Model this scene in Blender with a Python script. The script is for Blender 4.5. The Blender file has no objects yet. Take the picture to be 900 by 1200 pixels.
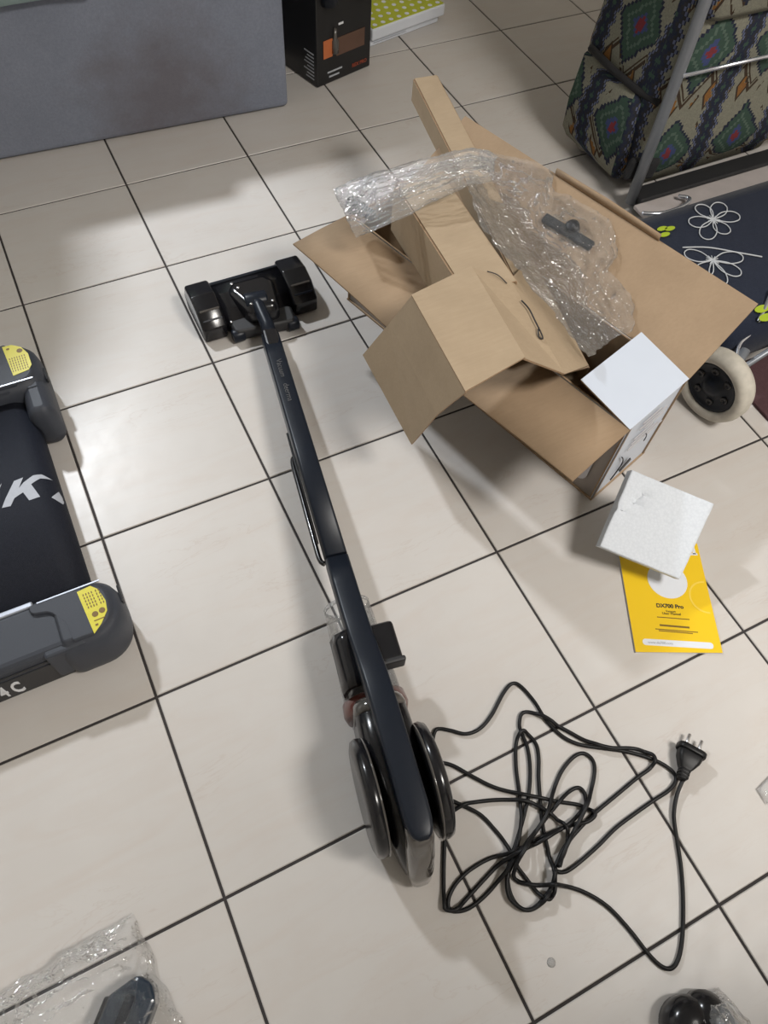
import bpy, bmesh, math, random
from mathutils import Vector, Matrix, noise

S = bpy.context.scene
COL = S.collection
random.seed(7)
R = math.radians

# ------------------------------------------------------------------ camera, world, lights, exposure
CAM = Vector((-0.49517, -0.73046, 1.12061))
FPX = 871.455                                   # focal length in pixels of the 900x1200 frame
PITCH, YAW, ROLL = 1.025036, 0.544266, 0.104309
FW = Vector((math.sin(YAW)*math.cos(PITCH), math.cos(YAW)*math.cos(PITCH), -math.sin(PITCH)))
_rt = Vector((math.cos(YAW), -math.sin(YAW), 0)); _up = _rt.cross(FW)
RT = math.cos(ROLL)*_rt + math.sin(ROLL)*_up
UP = RT.cross(FW)
cd = bpy.data.cameras.new('camera'); cam = bpy.data.objects.new('camera', cd); COL.objects.link(cam)
cd.sensor_fit = 'VERTICAL'; cd.sensor_height = 36; cd.sensor_width = 27
cd.lens = FPX*36/1200; cd.clip_start = .02
M3 = Matrix((RT, UP, -FW)).transposed()
cam.matrix_world = Matrix.Translation(CAM) @ M3.to_4x4()
S.camera = cam

W = bpy.data.worlds.new('world'); S.world = W; W.use_nodes = True
W.node_tree.nodes['Background'].inputs[0].default_value = (.75, .85, 1, 1)
W.node_tree.nodes['Background'].inputs[1].default_value = .25

def area_light(name, loc, size, power, col):
    l = bpy.data.lights.new(name, 'AREA'); l.shape = 'DISK'; l.size = size; l.energy = power; l.color = col
    o = bpy.data.objects.new(name, l); COL.objects.link(o); o.location = loc
    return o
L1 = (-.95, 2.25, 2.42)
L2 = (.75, -1.65, 2.62)
area_light('lamp_light', L1, .22, 96, (.90, .95, 1))
area_light('lamp_light', L2, .80, 82, (1, .96, .90))

S.view_settings.view_transform = 'Standard'
S.view_settings.look = 'None'
S.view_settings.exposure = 0.0
S.view_settings.gamma = 1.0
S.view_settings.use_curve_mapping = False

def ray(px, py): return RT*((px-450)/FPX) - UP*((py-600)/FPX) + FW
def at(px, py, h=0.0):
    """the point at height h that the photograph shows at this spot"""
    d = ray(px, py); return CAM + d*((h-CAM.z)/d.z)
def at_plane(px, py, p0, n):
    d = ray(px, py); return CAM + d*((Vector(p0)-CAM).dot(n)/d.dot(n))

# ------------------------------------------------------------------ materials
class NT:
    def __init__(s, name):
        s.m = bpy.data.materials.new(name); s.m.use_nodes = True
        s.t = s.m.node_tree; s.b = s.t.nodes['Principled BSDF']; s.out = s.t.nodes['Material Output']
    def n(s, kind, **kw):
        x = s.t.nodes.new(kind)
        for k, v in kw.items(): setattr(x, k, v)
        return x
    def put(s, sock, v):
        if hasattr(v, 'is_output'): s.t.links.new(v, sock)
        else: sock.default_value = v
    def math(s, op, a, b=0.0, c=0.0):
        x = s.n('ShaderNodeMath', operation=op)
        s.put(x.inputs[0], a); s.put(x.inputs[1], b); s.put(x.inputs[2], c)
        return x.outputs[0]
    def mix(s, f, a, b, blend='MIX'):
        x = s.n('ShaderNodeMix', data_type='RGBA', blend_type=blend)
        s.put(x.inputs[0], f); s.put(x.inputs[6], c4(a)); s.put(x.inputs[7], c4(b))
        return x.outputs[2]
    def ramp(s, f, stops, interp='LINEAR'):
        x = s.n('ShaderNodeValToRGB'); cr = x.color_ramp; cr.interpolation = interp
        while len(cr.elements) < len(stops): cr.elements.new(.5)
        for e, (p, c) in zip(cr.elements, stops): e.position = p; e.color = c4(c)
        s.put(x.inputs[0], f); return x.outputs[0]
    def coord(s, which='Object'):
        return s.n('ShaderNodeTexCoord').outputs[which]
    def noise(s, scale, detail=3, rough=.5, vec=None, out=0, dist=0):
        x = s.n('ShaderNodeTexNoise'); x.inputs['Scale'].default_value = scale
        x.inputs['Detail'].default_value = detail; x.inputs['Roughness'].default_value = rough
        x.inputs['Distortion'].default_value = dist
        if vec is not None: s.put(x.inputs['Vector'], vec)
        else: s.put(x.inputs['Vector'], s.coord())
        return x.outputs[out]
    def bump(s, h, strength=.3, dist=.002):
        x = s.n('ShaderNodeBump'); x.inputs['Strength'].default_value = strength; x.inputs['Distance'].default_value = dist
        s.put(x.inputs['Height'], h); s.t.links.new(x.outputs[0], s.b.inputs['Normal'])
    def set(s, **kw):
        for k, v in kw.items():
            k = {'color': 'Base Color', 'rough': 'Roughness', 'metal': 'Metallic', 'spec': 'Specular IOR Level',
                 'coat': 'Coat Weight', 'coat_rough': 'Coat Roughness', 'trans': 'Transmission Weight', 'alpha': 'Alpha',
                 'sheen': 'Sheen Weight', 'ior': 'IOR'}[k]
            s.put(s.b.inputs[k], c4(v) if k == 'Base Color' else v)
        return s
def c4(v):
    if isinstance(v, (tuple, list)) and len(v) == 3: return (*v, 1)
    return v

def plain(name, col, rough=.5, metal=0, var=.08, scale=40, bump=0, coat=0, spec=.5):
    t = NT(name)
    f = t.noise(scale, 3)
    dk = tuple(c*(1-var) for c in col); lt = tuple(min(1, c*(1+var)) for c in col)
    t.set(color=t.mix(f, dk, lt), rough=rough, metal=metal, coat=coat, spec=spec)
    if bump: t.bump(t.noise(scale*4, 2), bump, .001)
    return t.m

def mat_tile():
    t = NT('tile_glaze')
    pos = t.n('ShaderNodeNewGeometry').outputs['Position']
    rnd = t.n('ShaderNodeObjectInfo').outputs['Random']
    off = t.n('ShaderNodeVectorMath', operation='ADD')
    t.put(off.inputs[0], pos)
    comb = t.n('ShaderNodeCombineXYZ'); t.put(comb.inputs[0], t.math('MULTIPLY', rnd, 13.)); t.put(comb.inputs[2], t.math('MULTIPLY', rnd, 7.))
    t.put(off.inputs[1], comb.outputs[0])
    v = off.outputs[0]
    base = t.mix(t.noise(7, 4, .6, v), (.505, .475, .448), (.572, .548, .525))
    mp = t.n('ShaderNodeMapping'); mp.inputs['Rotation'].default_value = (0, 0, R(28)); mp.inputs['Scale'].default_value = (2.2, 11, 5)
    t.put(mp.inputs[0], v)
    cloud = t.noise(2.2, 5, .62, mp.outputs[0], dist=1.2)
    base = t.mix(t.ramp(cloud, [(.45, (0, 0, 0)), (.75, (.55, .55, .55))]), base, (.515, .46, .42))
    vein = t.math('ABSOLUTE', t.math('SUBTRACT', t.noise(1.6, 6, .6, mp.outputs[0], dist=.7), .5))
    vm = t.ramp(vein, [(0, (.26, .26, .26)), (.010, (0, 0, 0))])
    patch = t.ramp(t.noise(4, 2, .5, v), [(.48, (0, 0, 0)), (.62, (1, 1, 1))])
    base = t.mix(t.mix(1, vm, patch, 'MULTIPLY'), base, (.40, .31, .26))
    t.set(color=base, rough=t.math('ADD', t.math('MULTIPLY', t.noise(30, 3, .5, v), .12), .31), spec=.5)
    t.bump(t.noise(18, 4, .6, v), .10, .002)
    return t.m

def mat_fabric(name, a, b, stain=None, scale=700):
    t = NT(name)
    col = t.mix(t.noise(scale*.25, 3, .7), a, b)
    col = t.mix(t.ramp(t.noise(5, 4, .6), [(.35, (0, 0, 0)), (.7, (.35, .35, .35))]), col, tuple(x*.75 for x in a))
    if stain:
        (cx, cy, cz), rad, sc = stain
        vm = t.n('ShaderNodeVectorMath', operation='DISTANCE'); t.put(vm.inputs[0], t.n('ShaderNodeNewGeometry').outputs['Position'])
        vm.inputs[1].default_value = (cx, cy, cz)
        d = t.math('ADD', t.math('DIVIDE', vm.outputs['Value'], rad), t.math('MULTIPLY', t.math('SUBTRACT', t.noise(9, 5, .7), .5), 1.4))
        col = t.mix(t.ramp(d, [(.2, (.6, .6, .6)), (1, (0, 0, 0))]), col, sc)
    t.set(color=col, rough=.92, spec=.15, sheen=.1)
    t.bump(t.noise(scale, 2, .6), .5, .0015)
    return t.m

def mat_card(name, a, b, rough=.75):
    t = NT(name)
    mp = t.n('ShaderNodeMapping'); mp.inputs['Scale'].default_value = (4, 40, 40); t.put(mp.inputs[0], t.coord())
    f = t.noise(6, 4, .65, mp.outputs[0])
    col = t.mix(f, a, b)
    col = t.mix(t.ramp(t.noise(14, 4, .6), [(.4, (0, 0, 0)), (.75, (.4, .4, .4))]), col, tuple(x*.82 for x in a))
    t.set(color=col, rough=rough, spec=.25)
    t.bump(t.noise(160, 3, .6), .12, .001)
    return t.m

def mat_film(name, tint=(.995, .998, 1), haze=.11, sharp=.07, gain=.7):
    t = NT(name)
    tr = t.n('ShaderNodeBsdfTransparent'); tr.inputs[0].default_value = c4(tint)
    gl = t.n('ShaderNodeBsdfGlossy'); gl.inputs['Roughness'].default_value = sharp
    df = t.n('ShaderNodeBsdfDiffuse'); df.inputs[0].default_value = (.85, .87, .9, 1)
    fr = t.n('ShaderNodeFresnel'); fr.inputs[0].default_value = 1.5
    bp = t.n('ShaderNodeBump'); bp.inputs['Strength'].default_value = 1; bp.inputs['Distance'].default_value = .010
    t.put(bp.inputs['Height'], t.math('ABSOLUTE', t.math('SUBTRACT', t.noise(42, 2, .55, dist=2.), .5)))
    t.t.links.new(bp.outputs[0], gl.inputs['Normal'])
    m1 = t.n('ShaderNodeMixShader'); m1.inputs[0].default_value = haze
    t.t.links.new(tr.outputs[0], m1.inputs[1]); t.t.links.new(df.outputs[0], m1.inputs[2])
    m2 = t.n('ShaderNodeMixShader')
    t.put(m2.inputs[0], t.math('MULTIPLY', fr.outputs[0], gain))
    t.t.links.new(m1.outputs[0], m2.inputs[1]); t.t.links.new(gl.outputs[0], m2.inputs[2])
    t.t.links.new(m2.outputs[0], t.out.inputs[0])
    return t.m

def mat_tapestry():
    """woven geometric cloth: stepped medallions, chevrons and dark zigzag stripes (UV in metres)"""
    t = NT('tapestry_weave')
    uv = t.n('ShaderNodeUVMap'); uv.uv_map = 'UVMap'
    sp = t.n('ShaderNodeSeparateXYZ'); t.put(sp.inputs[0], uv.outputs[0])
    step = .0075
    U = t.math('MULTIPLY', t.math('FLOOR', t.math('DIVIDE', sp.outputs[0], step)), step)
    V = t.math('MULTIPLY', t.math('FLOOR', t.math('DIVIDE', sp.outputs[1], step)), step)
    u = sp.outputs[0]; v = sp.outputs[1]
    def tri(x, p):                                         # triangle wave 0..1
        return t.math('MULTIPLY', t.math('ABSOLUTE', t.math('SUBTRACT', t.math('FRACT', t.math('DIVIDE', x, p)), .5)), 2.)
    P = .20
    med = t.math('ADD', t.math('MULTIPLY', tri(U, P), 1.), t.math('MULTIPLY', tri(V, .23), .95))
    cream = (.25, .245, .195); brown = (.055, .035, .022); green = (.045, .085, .065); red = (.22, .035, .045); blue = (.055, .075, .19)
    orange = (.26, .12, .035); navy = (.02, .025, .05)
    c = t.ramp(t.math('DIVIDE', med, 2.), [(0, red), (.07, blue), (.12, green), (.20, (.10, .15, .12)), (.24, green), (.33, navy), (.37, cream)], 'CONSTANT')
    chev = t.math('FRACT', t.math('ADD', t.math('DIVIDE', v, .2), t.math('MULTIPLY', tri(u, .095), .32)))
    cm = t.ramp(chev, [(0, (0, 0, 0)), (.46, (1, 1, 1)), (.52, (0, 0, 0)), (.55, (1, 1, 1)), (.58, (0, 0, 0))], 'CONSTANT')
    far = t.math('GREATER_THAN', med, .76)
    c = t.mix(t.math('MULTIPLY', cm, far), c, brown)
    hook = t.math('ADD', tri(u, .0475), tri(v, .1))
    hm = t.math('MULTIPLY', t.math('LESS_THAN', hook, .55), t.math('GREATER_THAN', med, 1.12))
    c = t.mix(hm, c, orange)
    hm2 = t.math('MULTIPLY', t.math('MULTIPLY', t.math('LESS_THAN', hook, .78), t.math('GREATER_THAN', hook, .55)), t.math('GREATER_THAN', med, 1.05))
    c = t.mix(hm2, c, brown)
    sd = t.math('ABSOLUTE', t.math('SUBTRACT', t.math('FRACT', t.math('DIVIDE', u, P)), .0))
    sd = t.math('MULTIPLY', t.math('SUBTRACT', 1., tri(u, P)), 1.)           # 0 at stripe axis
    zig = t.math('ADD', sd, t.math('MULTIPLY', tri(V, .03), .10))
    sc = t.ramp(zig, [(0, green), (.06, navy), (.17, (.03, .03, .035)), (.25, (.13, .15, .25)), (.29, navy), (.32, cream)], 'CONSTANT')
    c = t.mix(t.math('LESS_THAN', zig, .34), c, sc)
    c = t.mix(t.ramp(t.noise(260, 3, .7), [(.3, (.0, .0, .0)), (.8, (.5, .5, .5))]), c, (.05, .05, .05))
    t.set(color=c, rough=.95, spec=.1)
    t.bump(t.noise(500, 2, .6), .5, .001)
    return t.m

M = {}
M['tile'] = mat_tile()
M['grout'] = plain('dark_grout', (.035, .03, .03), .9, var=.3, scale=90)
M['wall'] = plain('wall_paint', (.60, .57, .52), .85, scale=8, var=.03, bump=.05)
M['ceiling'] = plain('ceiling_paint', (.70, .69, .66), .9, scale=8, var=.02)
M['wood'] = plain('dark_wood', (.12, .07, .045), .5, scale=20, var=.25)
M['sofa'] = mat_fabric('grey_sofa_fabric', (.165, .185, .235), (.27, .29, .355), stain=((-.13, 1.06, .08), .24, (.12, .10, .105)))
M['throw'] = mat_fabric('pale_teal_cloth', (.30, .42, .42), (.42, .53, .52), scale=500)
M['kraft'] = mat_card('kraft_board', (.345, .26, .172), (.42, .325, .225))
M['kraft_in'] = mat_card('kraft_inside', (.30, .212, .135), (.375, .272, .18))
M['kraft_edge'] = plain('board_edge', (.30, .20, .12), .9, var=.3, scale=300)
M['white_card'] = plain('white_print_board', (.56, .61, .70), .40, var=.02, scale=30)
M['grey_card'] = plain('grey_brown_print', (.26, .225, .20), .45, var=.05, scale=30)
M['label_grey'] = plain('pale_grey_print', (.52, .50, .52), .4, var=.03)
M['ink'] = plain('black_ink', (.015, .015, .018), .5)
M['ink_grey'] = plain('grey_ink', (.42, .44, .48), .5)
M['black_gloss'] = plain('black_gloss_plastic', (.008, .008, .010), .20, coat=.12, var=.2, spec=.4)
M['black_satin'] = plain('black_satin_plastic', (.008, .011, .018), .36, var=.15, scale=120, spec=.26)
M['black_matt'] = plain('black_matt_plastic', (.018, .018, .02), .55, var=.2, scale=200)
M['rubber'] = plain('black_rubber', (.009, .009, .010), .42, var=.2, scale=120, spec=.25)
M['smoke'] = plain('smoked_grey_plastic', (.075, .068, .062), .12, coat=.6, var=.25, scale=18)
M['red_clear'] = plain('red_brown_plastic', (.16, .045, .035), .25, coat=.3, var=.2)
M['metal'] = plain('steel', (.62, .62, .64), .25, metal=1)
M['tube_grey'] = plain('grey_painted_tube', (.21, .225, .25), .38, metal=.35, var=.08)
M['chrome'] = plain('bright_rod', (.75, .78, .86), .2, metal=.9)
M['tm_grey'] = plain('treadmill_grey_plastic', (.042, .047, .060), .48, var=.10, scale=500, bump=.25, spec=.35)
M['tm_dark'] = plain('treadmill_dark_plastic', (.022, .022, .025), .5, var=.15, scale=300)
M['tm_belt'] = plain('treadmill_belt', (.011, .013, .021), .62, var=.35, scale=260, bump=.5, spec=.2)
M['silver'] = plain('silver_strip', (.46, .49, .56), .35, metal=.6)
M['print_white'] = plain('white_print', (.72, .73, .76), .55, var=.03)
M['belt_print'] = plain('grey_belt_print', (.40, .42, .47), .6, var=.08, scale=200)
M['tube_ink'] = plain('dim_grey_ink', (.075, .075, .08), .5)
M['sticker'] = plain('yellow_sticker', (.60, .54, .03), .45, var=.05)
M['manual'] = plain('yellow_cover', (.80, .53, .015), .32, var=.02, scale=12)
M['manual_lt'] = plain('pale_yellow_print', (.83, .60, .08), .32, var=.02)
M['paper'] = plain('white_paper', (.68, .71, .77), .5, var=.02)
M['brown_ink'] = plain('brown_ink', (.16, .09, .01), .5)
M['film'] = mat_film('clear_film')
M['film_floor'] = mat_film('clear_film_on_floor', haze=.012, sharp=.07, gain=.5)
M['film_soft'] = mat_film('clear_film_thin', haze=.045, sharp=.07, gain=.6)
M['tapestry'] = mat_tapestry()
M['webbing'] = plain('black_webbing', (.014, .014, .016), .9, var=.3, scale=400, bump=.4)
M['navy'] = mat_fabric('navy_cloth', (.010, .014, .028), (.022, .028, .048), scale=600)
M['flower'] = plain('white_flower_line', (.50, .52, .55), .8)
M['leaf'] = plain('lime_leaf_print', (.34, .44, .02), .8)
M['tyre'] = plain('dirty_white_tyre', (.50, .47, .41), .7, var=.35, scale=45, bump=.3)
M['rug'] = mat_fabric('maroon_pile', (.060, .028, .033), (.105, .055, .06), scale=500)
M['pbox'] = plain('black_print_board', (.010, .010, .011), .30, var=.2)
M['orange'] = plain('orange_print', (.50, .14, .045), .4)
M['picture'] = plain('brown_picture', (.115, .06, .04), .4, var=.3, scale=14)
M['red_ink'] = plain('red_orange_ink', (.30, .06, .03), .4)
M['green'] = plain('green_cover', (.42, .46, .015), .45, var=.04)
M['base_plate'] = plain('pale_plate', (.42, .38, .37), .4, var=.1)
M['red_clear'].node_tree.nodes['Principled BSDF'].inputs['Transmission Weight'].default_value = .4
M['lamp_white'] = plain('lamp_housing', (.8, .8, .8), .4)
M['tool_blue'] = plain('blue_black_plastic', (.022, .032, .048), .25, coat=.3, var=.2)

def mat_foam():
    t = NT('white_foam')
    v = t.n('ShaderNodeTexVoronoi'); v.inputs['Scale'].default_value = 230; t.put(v.inputs['Vector'], t.coord())
    t.set(color=t.mix(v.outputs['Distance'], (.68, .72, .78), (.60, .64, .70)), rough=.7, spec=.3)
    t.bump(v.outputs['Distance'], .2, .001)
    return t.m
M['foam'] = mat_foam()

# ------------------------------------------------------------------ mesh helpers
class B:
    """collects shapes in world space; make() links them as ONE mesh object"""
    def __init__(s): s.bm = bmesh.new(); s.uv = None
    def face(s, vs, mi=0, smooth=False):
        try: f = s.bm.faces.new(vs)
        except ValueError: return None
        f.material_index = mi; f.smooth = smooth; return f
    def box(s, c, size, rot=None, bevel=0, seg=2, mi=0):
        r = bmesh.ops.create_cube(s.bm, size=1)
        vs = r['verts']
        m = Matrix.Translation(Vector(c)) @ (rot.to_4x4() if rot else Matrix()) @ Matrix.Diagonal((*size, 1))
        bmesh.ops.transform(s.bm, matrix=m, verts=vs)
        fs = {f for v in vs for f in v.link_faces}
        for f in fs: f.material_index = mi
        if bevel:
            es = list({e for v in vs for e in v.link_edges})
            bmesh.ops.bevel(s.bm, geom=es, offset=bevel, segments=seg, profile=.5, affect='EDGES', clamp_overlap=True)
        return s
    def ring(s, pts): return [s.bm.verts.new(p) for p in pts]
    def skin(s, rings, closed=True, caps=True, mi=0, smooth=True):
        vs = [s.ring(r) for r in rings]
        n = len(vs[0])
        for a, b in zip(vs, vs[1:]):
            for i in range(n if closed else n-1):
                j = (i+1) % n
                s.face((a[i], a[j], b[j], b[i]), mi, smooth)
        if caps:
            s.face(list(reversed(vs[0])), mi); s.face(vs[-1], mi)
        return s
    def cyl(s, p0, p1, r0, r1=None, n=20, mi=0, caps=True, round_=0):
        p0 = Vector(p0); p1 = Vector(p1); r1 = r0 if r1 is None else r1
        d = (p1-p0).normalized(); a = d.orthogonal().normalized(); b = d.cross(a)
        def circ(c, r): return [c + (a*math.cos(2*math.pi*i/n)+b*math.sin(2*math.pi*i/n))*r for i in range(n)]
        rings = []
        if round_:
            rings += [circ(p0, max(r0-round_, 1e-4)), circ(p0+d*round_*.3, r0-round_*.3), circ(p0+d*round_, r0)]
            rings += [circ(p1-d*round_, r1), circ(p1-d*round_*.3, r1-round_*.3), circ(p1, max(r1-round_, 1e-4))]
        else: rings = [circ(p0, r0), circ(p1, r1)]
        return s.skin(rings, True, caps, mi, n > 8)
    def lathe(s, c, axis, prof, n=32, mi=0):
        c = Vector(c); d = Vector(axis).normalized(); a = d.orthogonal().normalized(); b = d.cross(a)
        return s.skin([[c + d*x + (a*math.cos(2*math.pi*i/n)+b*math.sin(2*math.pi*i/n))*max(r, 1e-4) for i in range(n)] for x, r in prof], True, True, mi)
    def tube(s, path, r, n=8, mi=0, closed=False):
        P = [Vector(p) for p in path]; rings = []
        up = None
        for i, p in enumerate(P):
            d = (P[min(i+1, len(P)-1)] - P[max(i-1, 0)]).normalized()
            if up is None: up = d.orthogonal().normalized()
            up = (up - d*up.dot(d)).normalized(); b = d.cross(up)
            rr = r[i] if isinstance(r, (list, tuple)) else r
            rings.append([p + (up*math.cos(2*math.pi*k/n)+b*math.sin(2*math.pi*k/n))*rr for k in range(n)])
        return s.skin(rings, True, True, mi)
    def prism(s, poly, vec, mi=0, bevel=0, seg=2):
        """poly: 3D outline; extruded by vec"""
        vec = Vector(vec)
        a = s.ring([Vector(p) for p in poly]); b = s.ring([Vector(p)+vec for p in poly])
        n = len(a); fs = [s.face(list(reversed(a)), mi), s.face(b, mi)]
        for i in range(n): fs.append(s.face((a[i], a[(i+1) % n], b[(i+1) % n], b[i]), mi))
        if bevel:
            es = list({e for v in a+b for e in v.link_edges})
            bmesh.ops.bevel(s.bm, geom=es, offset=bevel, segments=seg, profile=.5, affect='EDGES', clamp_overlap=True)
        return s
    def sheet(s, rows, th=.003, mi=(0, 0, 0), smooth=False):
        """rows of points; thickness below the surface; materials: upper face, lower face, rim"""
        P = [[Vector(p) for p in r] for r in rows]; ni, nj = len(P), len(P[0])
        def nrm(i, j):
            a = P[min(i+1, ni-1)][j]-P[max(i-1, 0)][j]; b = P[i][min(j+1, nj-1)]-P[i][max(j-1, 0)]
            n = b.cross(a); n.normalize(); return n
        N = [[nrm(i, j) for j in range(nj)] for i in range(ni)]
        up = [[s.bm.verts.new(P[i][j]) for j in range(nj)] for i in range(ni)]
        lo = [[s.bm.verts.new(P[i][j]-N[i][j]*th) for j in range(nj)] for i in range(ni)]
        for i in range(ni-1):
            for j in range(nj-1):
                s.face((up[i][j], up[i][j+1], up[i+1][j+1], up[i+1][j]), mi[0], smooth)
                s.face((lo[i][j], lo[i+1][j], lo[i+1][j+1], lo[i][j+1]), mi[1], smooth)
        for i in range(ni-1):
            s.face((up[i][0], up[i+1][0], lo[i+1][0], lo[i][0]), mi[2]); s.face((up[i][-1], lo[i][-1], lo[i+1][-1], up[i+1][-1]), mi[2])
        for j in range(nj-1):
            s.face((up[0][j], lo[0][j], lo[0][j+1], up[0][j+1]), mi[2]); s.face((up[-1][j], up[-1][j+1], lo[-1][j+1], lo[-1][j]), mi[2])
        return s
    def make(s, name, mats, parent=None, loc=None, **props):
        if not isinstance(mats, (list, tuple)): mats = [mats]
        bmesh.ops.recalc_face_normals(s.bm, faces=s.bm.faces)
        base = Vector((0, 0, 0))
        if parent is not None: base = wloc(parent)
        elif loc is not None: base = Vector(loc)
        bmesh.ops.translate(s.bm, vec=-base, verts=s.bm.verts)
        me = bpy.data.meshes.new(name); s.bm.to_mesh(me); s.bm.free()
        for m in mats: me.materials.append(m)
        o = bpy.data.objects.new(name, me); COL.objects.link(o)
        if parent is not None: o.parent = parent
        elif loc is not None: o.location = base
        for k, v in props.items(): o[k] = v
        return o
def wloc(o):
    v = Vector((0, 0, 0))
    while o is not None: v += o.location; o = o.parent
    return v
def thing(name, label, cat, loc, group=None):
    o = bpy.data.objects.new(name, None); COL.objects.link(o); o.location = loc
    o.empty_display_size = .05; o['label'] = label; o['category'] = cat
    if group: o['group'] = group
    return o
def smooth_path(pts, n=6):
    P = [Vector(p) for p in pts]; out = []
    for i in range(len(P)-1):
        a = P[max(i-1, 0)]; b = P[i]; c = P[i+1]; d = P[min(i+2, len(P)-1)]
        for k in range(n):
            t = k/n
            out.append(.5*((2*b)+(c-a)*t+(2*a-5*b+4*c-d)*t*t+(3*b-a-3*c+d)*t**3))
    out.append(P[-1]); return out
def round_poly(pts, n=6):
    """pts: (x, y, radius) corners, counter-clockwise -> rounded outline"""
    out = []; m = len(pts)
    for i in range(m):
        x, y, r = pts[i]; p = Vector((x, y)); a = Vector(pts[i-1][:2]); b = Vector(pts[(i+1) % m][:2])
        if r <= 0: out.append(p); continue
        da = (a-p).normalized(); db = (b-p).normalized()
        ang = da.angle(db); t = min(r/math.tan(ang/2), (a-p).length*.49, (b-p).length*.49)
        rr = t*math.tan(ang/2); c = p + (da+db).normalized()*(rr/math.sin(ang/2))
        s = p+da*t-c; e = p+db*t-c
        a0 = math.atan2(s.y, s.x); a1 = math.atan2(e.y, e.x); dlt = (a1-a0+math.pi) % (2*math.pi)-math.pi
        for k in range(n+1):
            q = a0+dlt*k/n; out.append(c+Vector((math.cos(q), math.sin(q)))*rr)
    return out
def inset(poly, d):
    out = []; n = len(poly)
    for i in range(n):
        a, p, b = poly[i-1], poly[i], poly[(i+1) % n]
        e1 = (p-a); e2 = (b-p)
        e1 = e1.normalized() if e1.length > 1e-9 else e2.normalized(); e2 = e2.normalized() if e2.length > 1e-9 else e1
        nn = Vector((-e1.y, e1.x))+Vector((-e2.y, e2.x)); L = nn.length
        out.append(p + (nn/L*d/max(L/2, .4) if L > 1e-6 else Vector((0, 0))))
    return out
def loft_poly(b, poly, levels, mi=0, smooth=True):
    return b.skin([[Vector((q.x, q.y, z)) for q in inset(poly, i)] for z, i in levels], True, True, mi, smooth)
def text_mesh(body, size, mtx, name, mat, parent, extrude=.0002, align='CENTER', shear=0, offset=0):
    c = bpy.data.curves.new('t', 'FONT'); c.body = body; c.size = size; c.extrude = extrude; c.align_x = align; c.align_y = 'CENTER'
    c.shear = shear; c.offset = offset; c.resolution_u = 3
    o = bpy.data.objects.new('t', c); COL.objects.link(o)
    dg = bpy.context.evaluated_depsgraph_get()
    me = bpy.data.meshes.new_from_object(o.evaluated_get(dg))
    bpy.data.objects.remove(o); bpy.data.curves.remove(c)
    me.transform(mtx)
    b = B(); b.bm.from_mesh(me); bpy.data.meshes.remove(me)
    if name is None: return b
    return b.make(name, mat, parent)
def frame_m(o, x, y):
    x = Vector(x).normalized(); z = x.cross(Vector(y)).normalized(); y = z.cross(x)
    m = Matrix((x, y, z)).transposed().to_4x4(); m.translation = Vector(o); return m

def struct(name, b, mat): return b.make(name, mat, None, kind='structure')

# ------------------------------------------------------------------ the room
X0, X1, Y0, Y1, H = -2.7, 2.7, -3.0, 3.3, 2.74
T = .30; G = .0042
fl = struct('floor', B().box(((X0+X1)/2, (Y0+Y1)/2, -.031), (X1-X0, Y1-Y0, .058)), M['grout'])
def tile_geo(b, x, y):
    h = (T-G)/2; c = .0012
    lo = b.ring([(x+sx*h, y+sy*h, -.004) for sx, sy in ((-1, -1), (1, -1), (1, 1), (-1, 1))])
    mid = b.ring([(x+sx*h, y+sy*h, -c) for sx, sy in ((-1, -1), (1, -1), (1, 1), (-1, 1))])
    top = b.ring([(x+sx*(h-c), y+sy*(h-c), 0) for sx, sy in ((-1, -1), (1, -1), (1, 1), (-1, 1))])
    for a, q in ((lo, mid), (mid, top)):
        for i in range(4): b.face((a[i], a[(i+1) % 4], q[(i+1) % 4], q[i]))
    b.face(top)
tb = B(); tile_geo(tb, 0, 0)
tile0 = None; rest = B()
for i in range(-9, 9):
    for j in range(-10, 11):
        x, y = (i+.5)*T, (j+.5)*T
        if -4 <= i <= 6 and -5 <= j <= 6:
            if tile0 is None: o = tile0 = tb.make('tile', M['tile'], fl)
            else: o = tile0.copy(); COL.objects.link(o)
            o.location = (x, y, 0)
        else: tile_geo(rest, x, y)
rest.make('outlying_tiles', M['tile'], fl, kind='stuff')
struct('ceiling', B().box(((X0+X1)/2, (Y0+Y1)/2, H+.03), (X1-X0, Y1-Y0, .06)), M['ceiling'])
struct('wall_left', B().box((X0-.05, (Y0+Y1)/2, H/2), (.1, Y1-Y0, H)), M['wall'])
struct('wall_right', B().box((X1+.05, (Y0+Y1)/2, H/2), (.1, Y1-Y0, H)), M['wall'])
struct('wall_front', B().box(((X0+X1)/2, Y0-.05, H/2), (X1-X0+.2, .1, H)), M['wall'])
struct('wall_far', B().box(((X0+X1)/2, Y1+.05, H/2), (X1-X0+.2, .1, H)), M['wall'])
struct('wall_shade', B().box(((-.60+X1)/2, 1.86, H/2), (X1+.60, .12, H)), M['wall'])  # unseen partition added to keep the sofa-side lamp off the far right floor
for nm, p, hue in (('ceiling_lamp', L1, 'nearer the sofa'), ('ceiling_lamp', L2, 'behind the cable side')):
    t = thing(nm, 'round white ceiling lamp %s of the room' % hue, 'lamp', (p[0], p[1], H))
    k = H-p[2]; rr = .235 if p is L1 else .46
    B().lathe((p[0], p[1], H), (0, 0, -1), [(0, .05), (.0, .06), (k-.07, .07), (k-.05, rr-.015), (k+.004, rr), (k+.004, rr-.01), (k-.02, rr-.02), (k-.02, .01)]).make('housing', M['lamp_white'], t)

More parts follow.
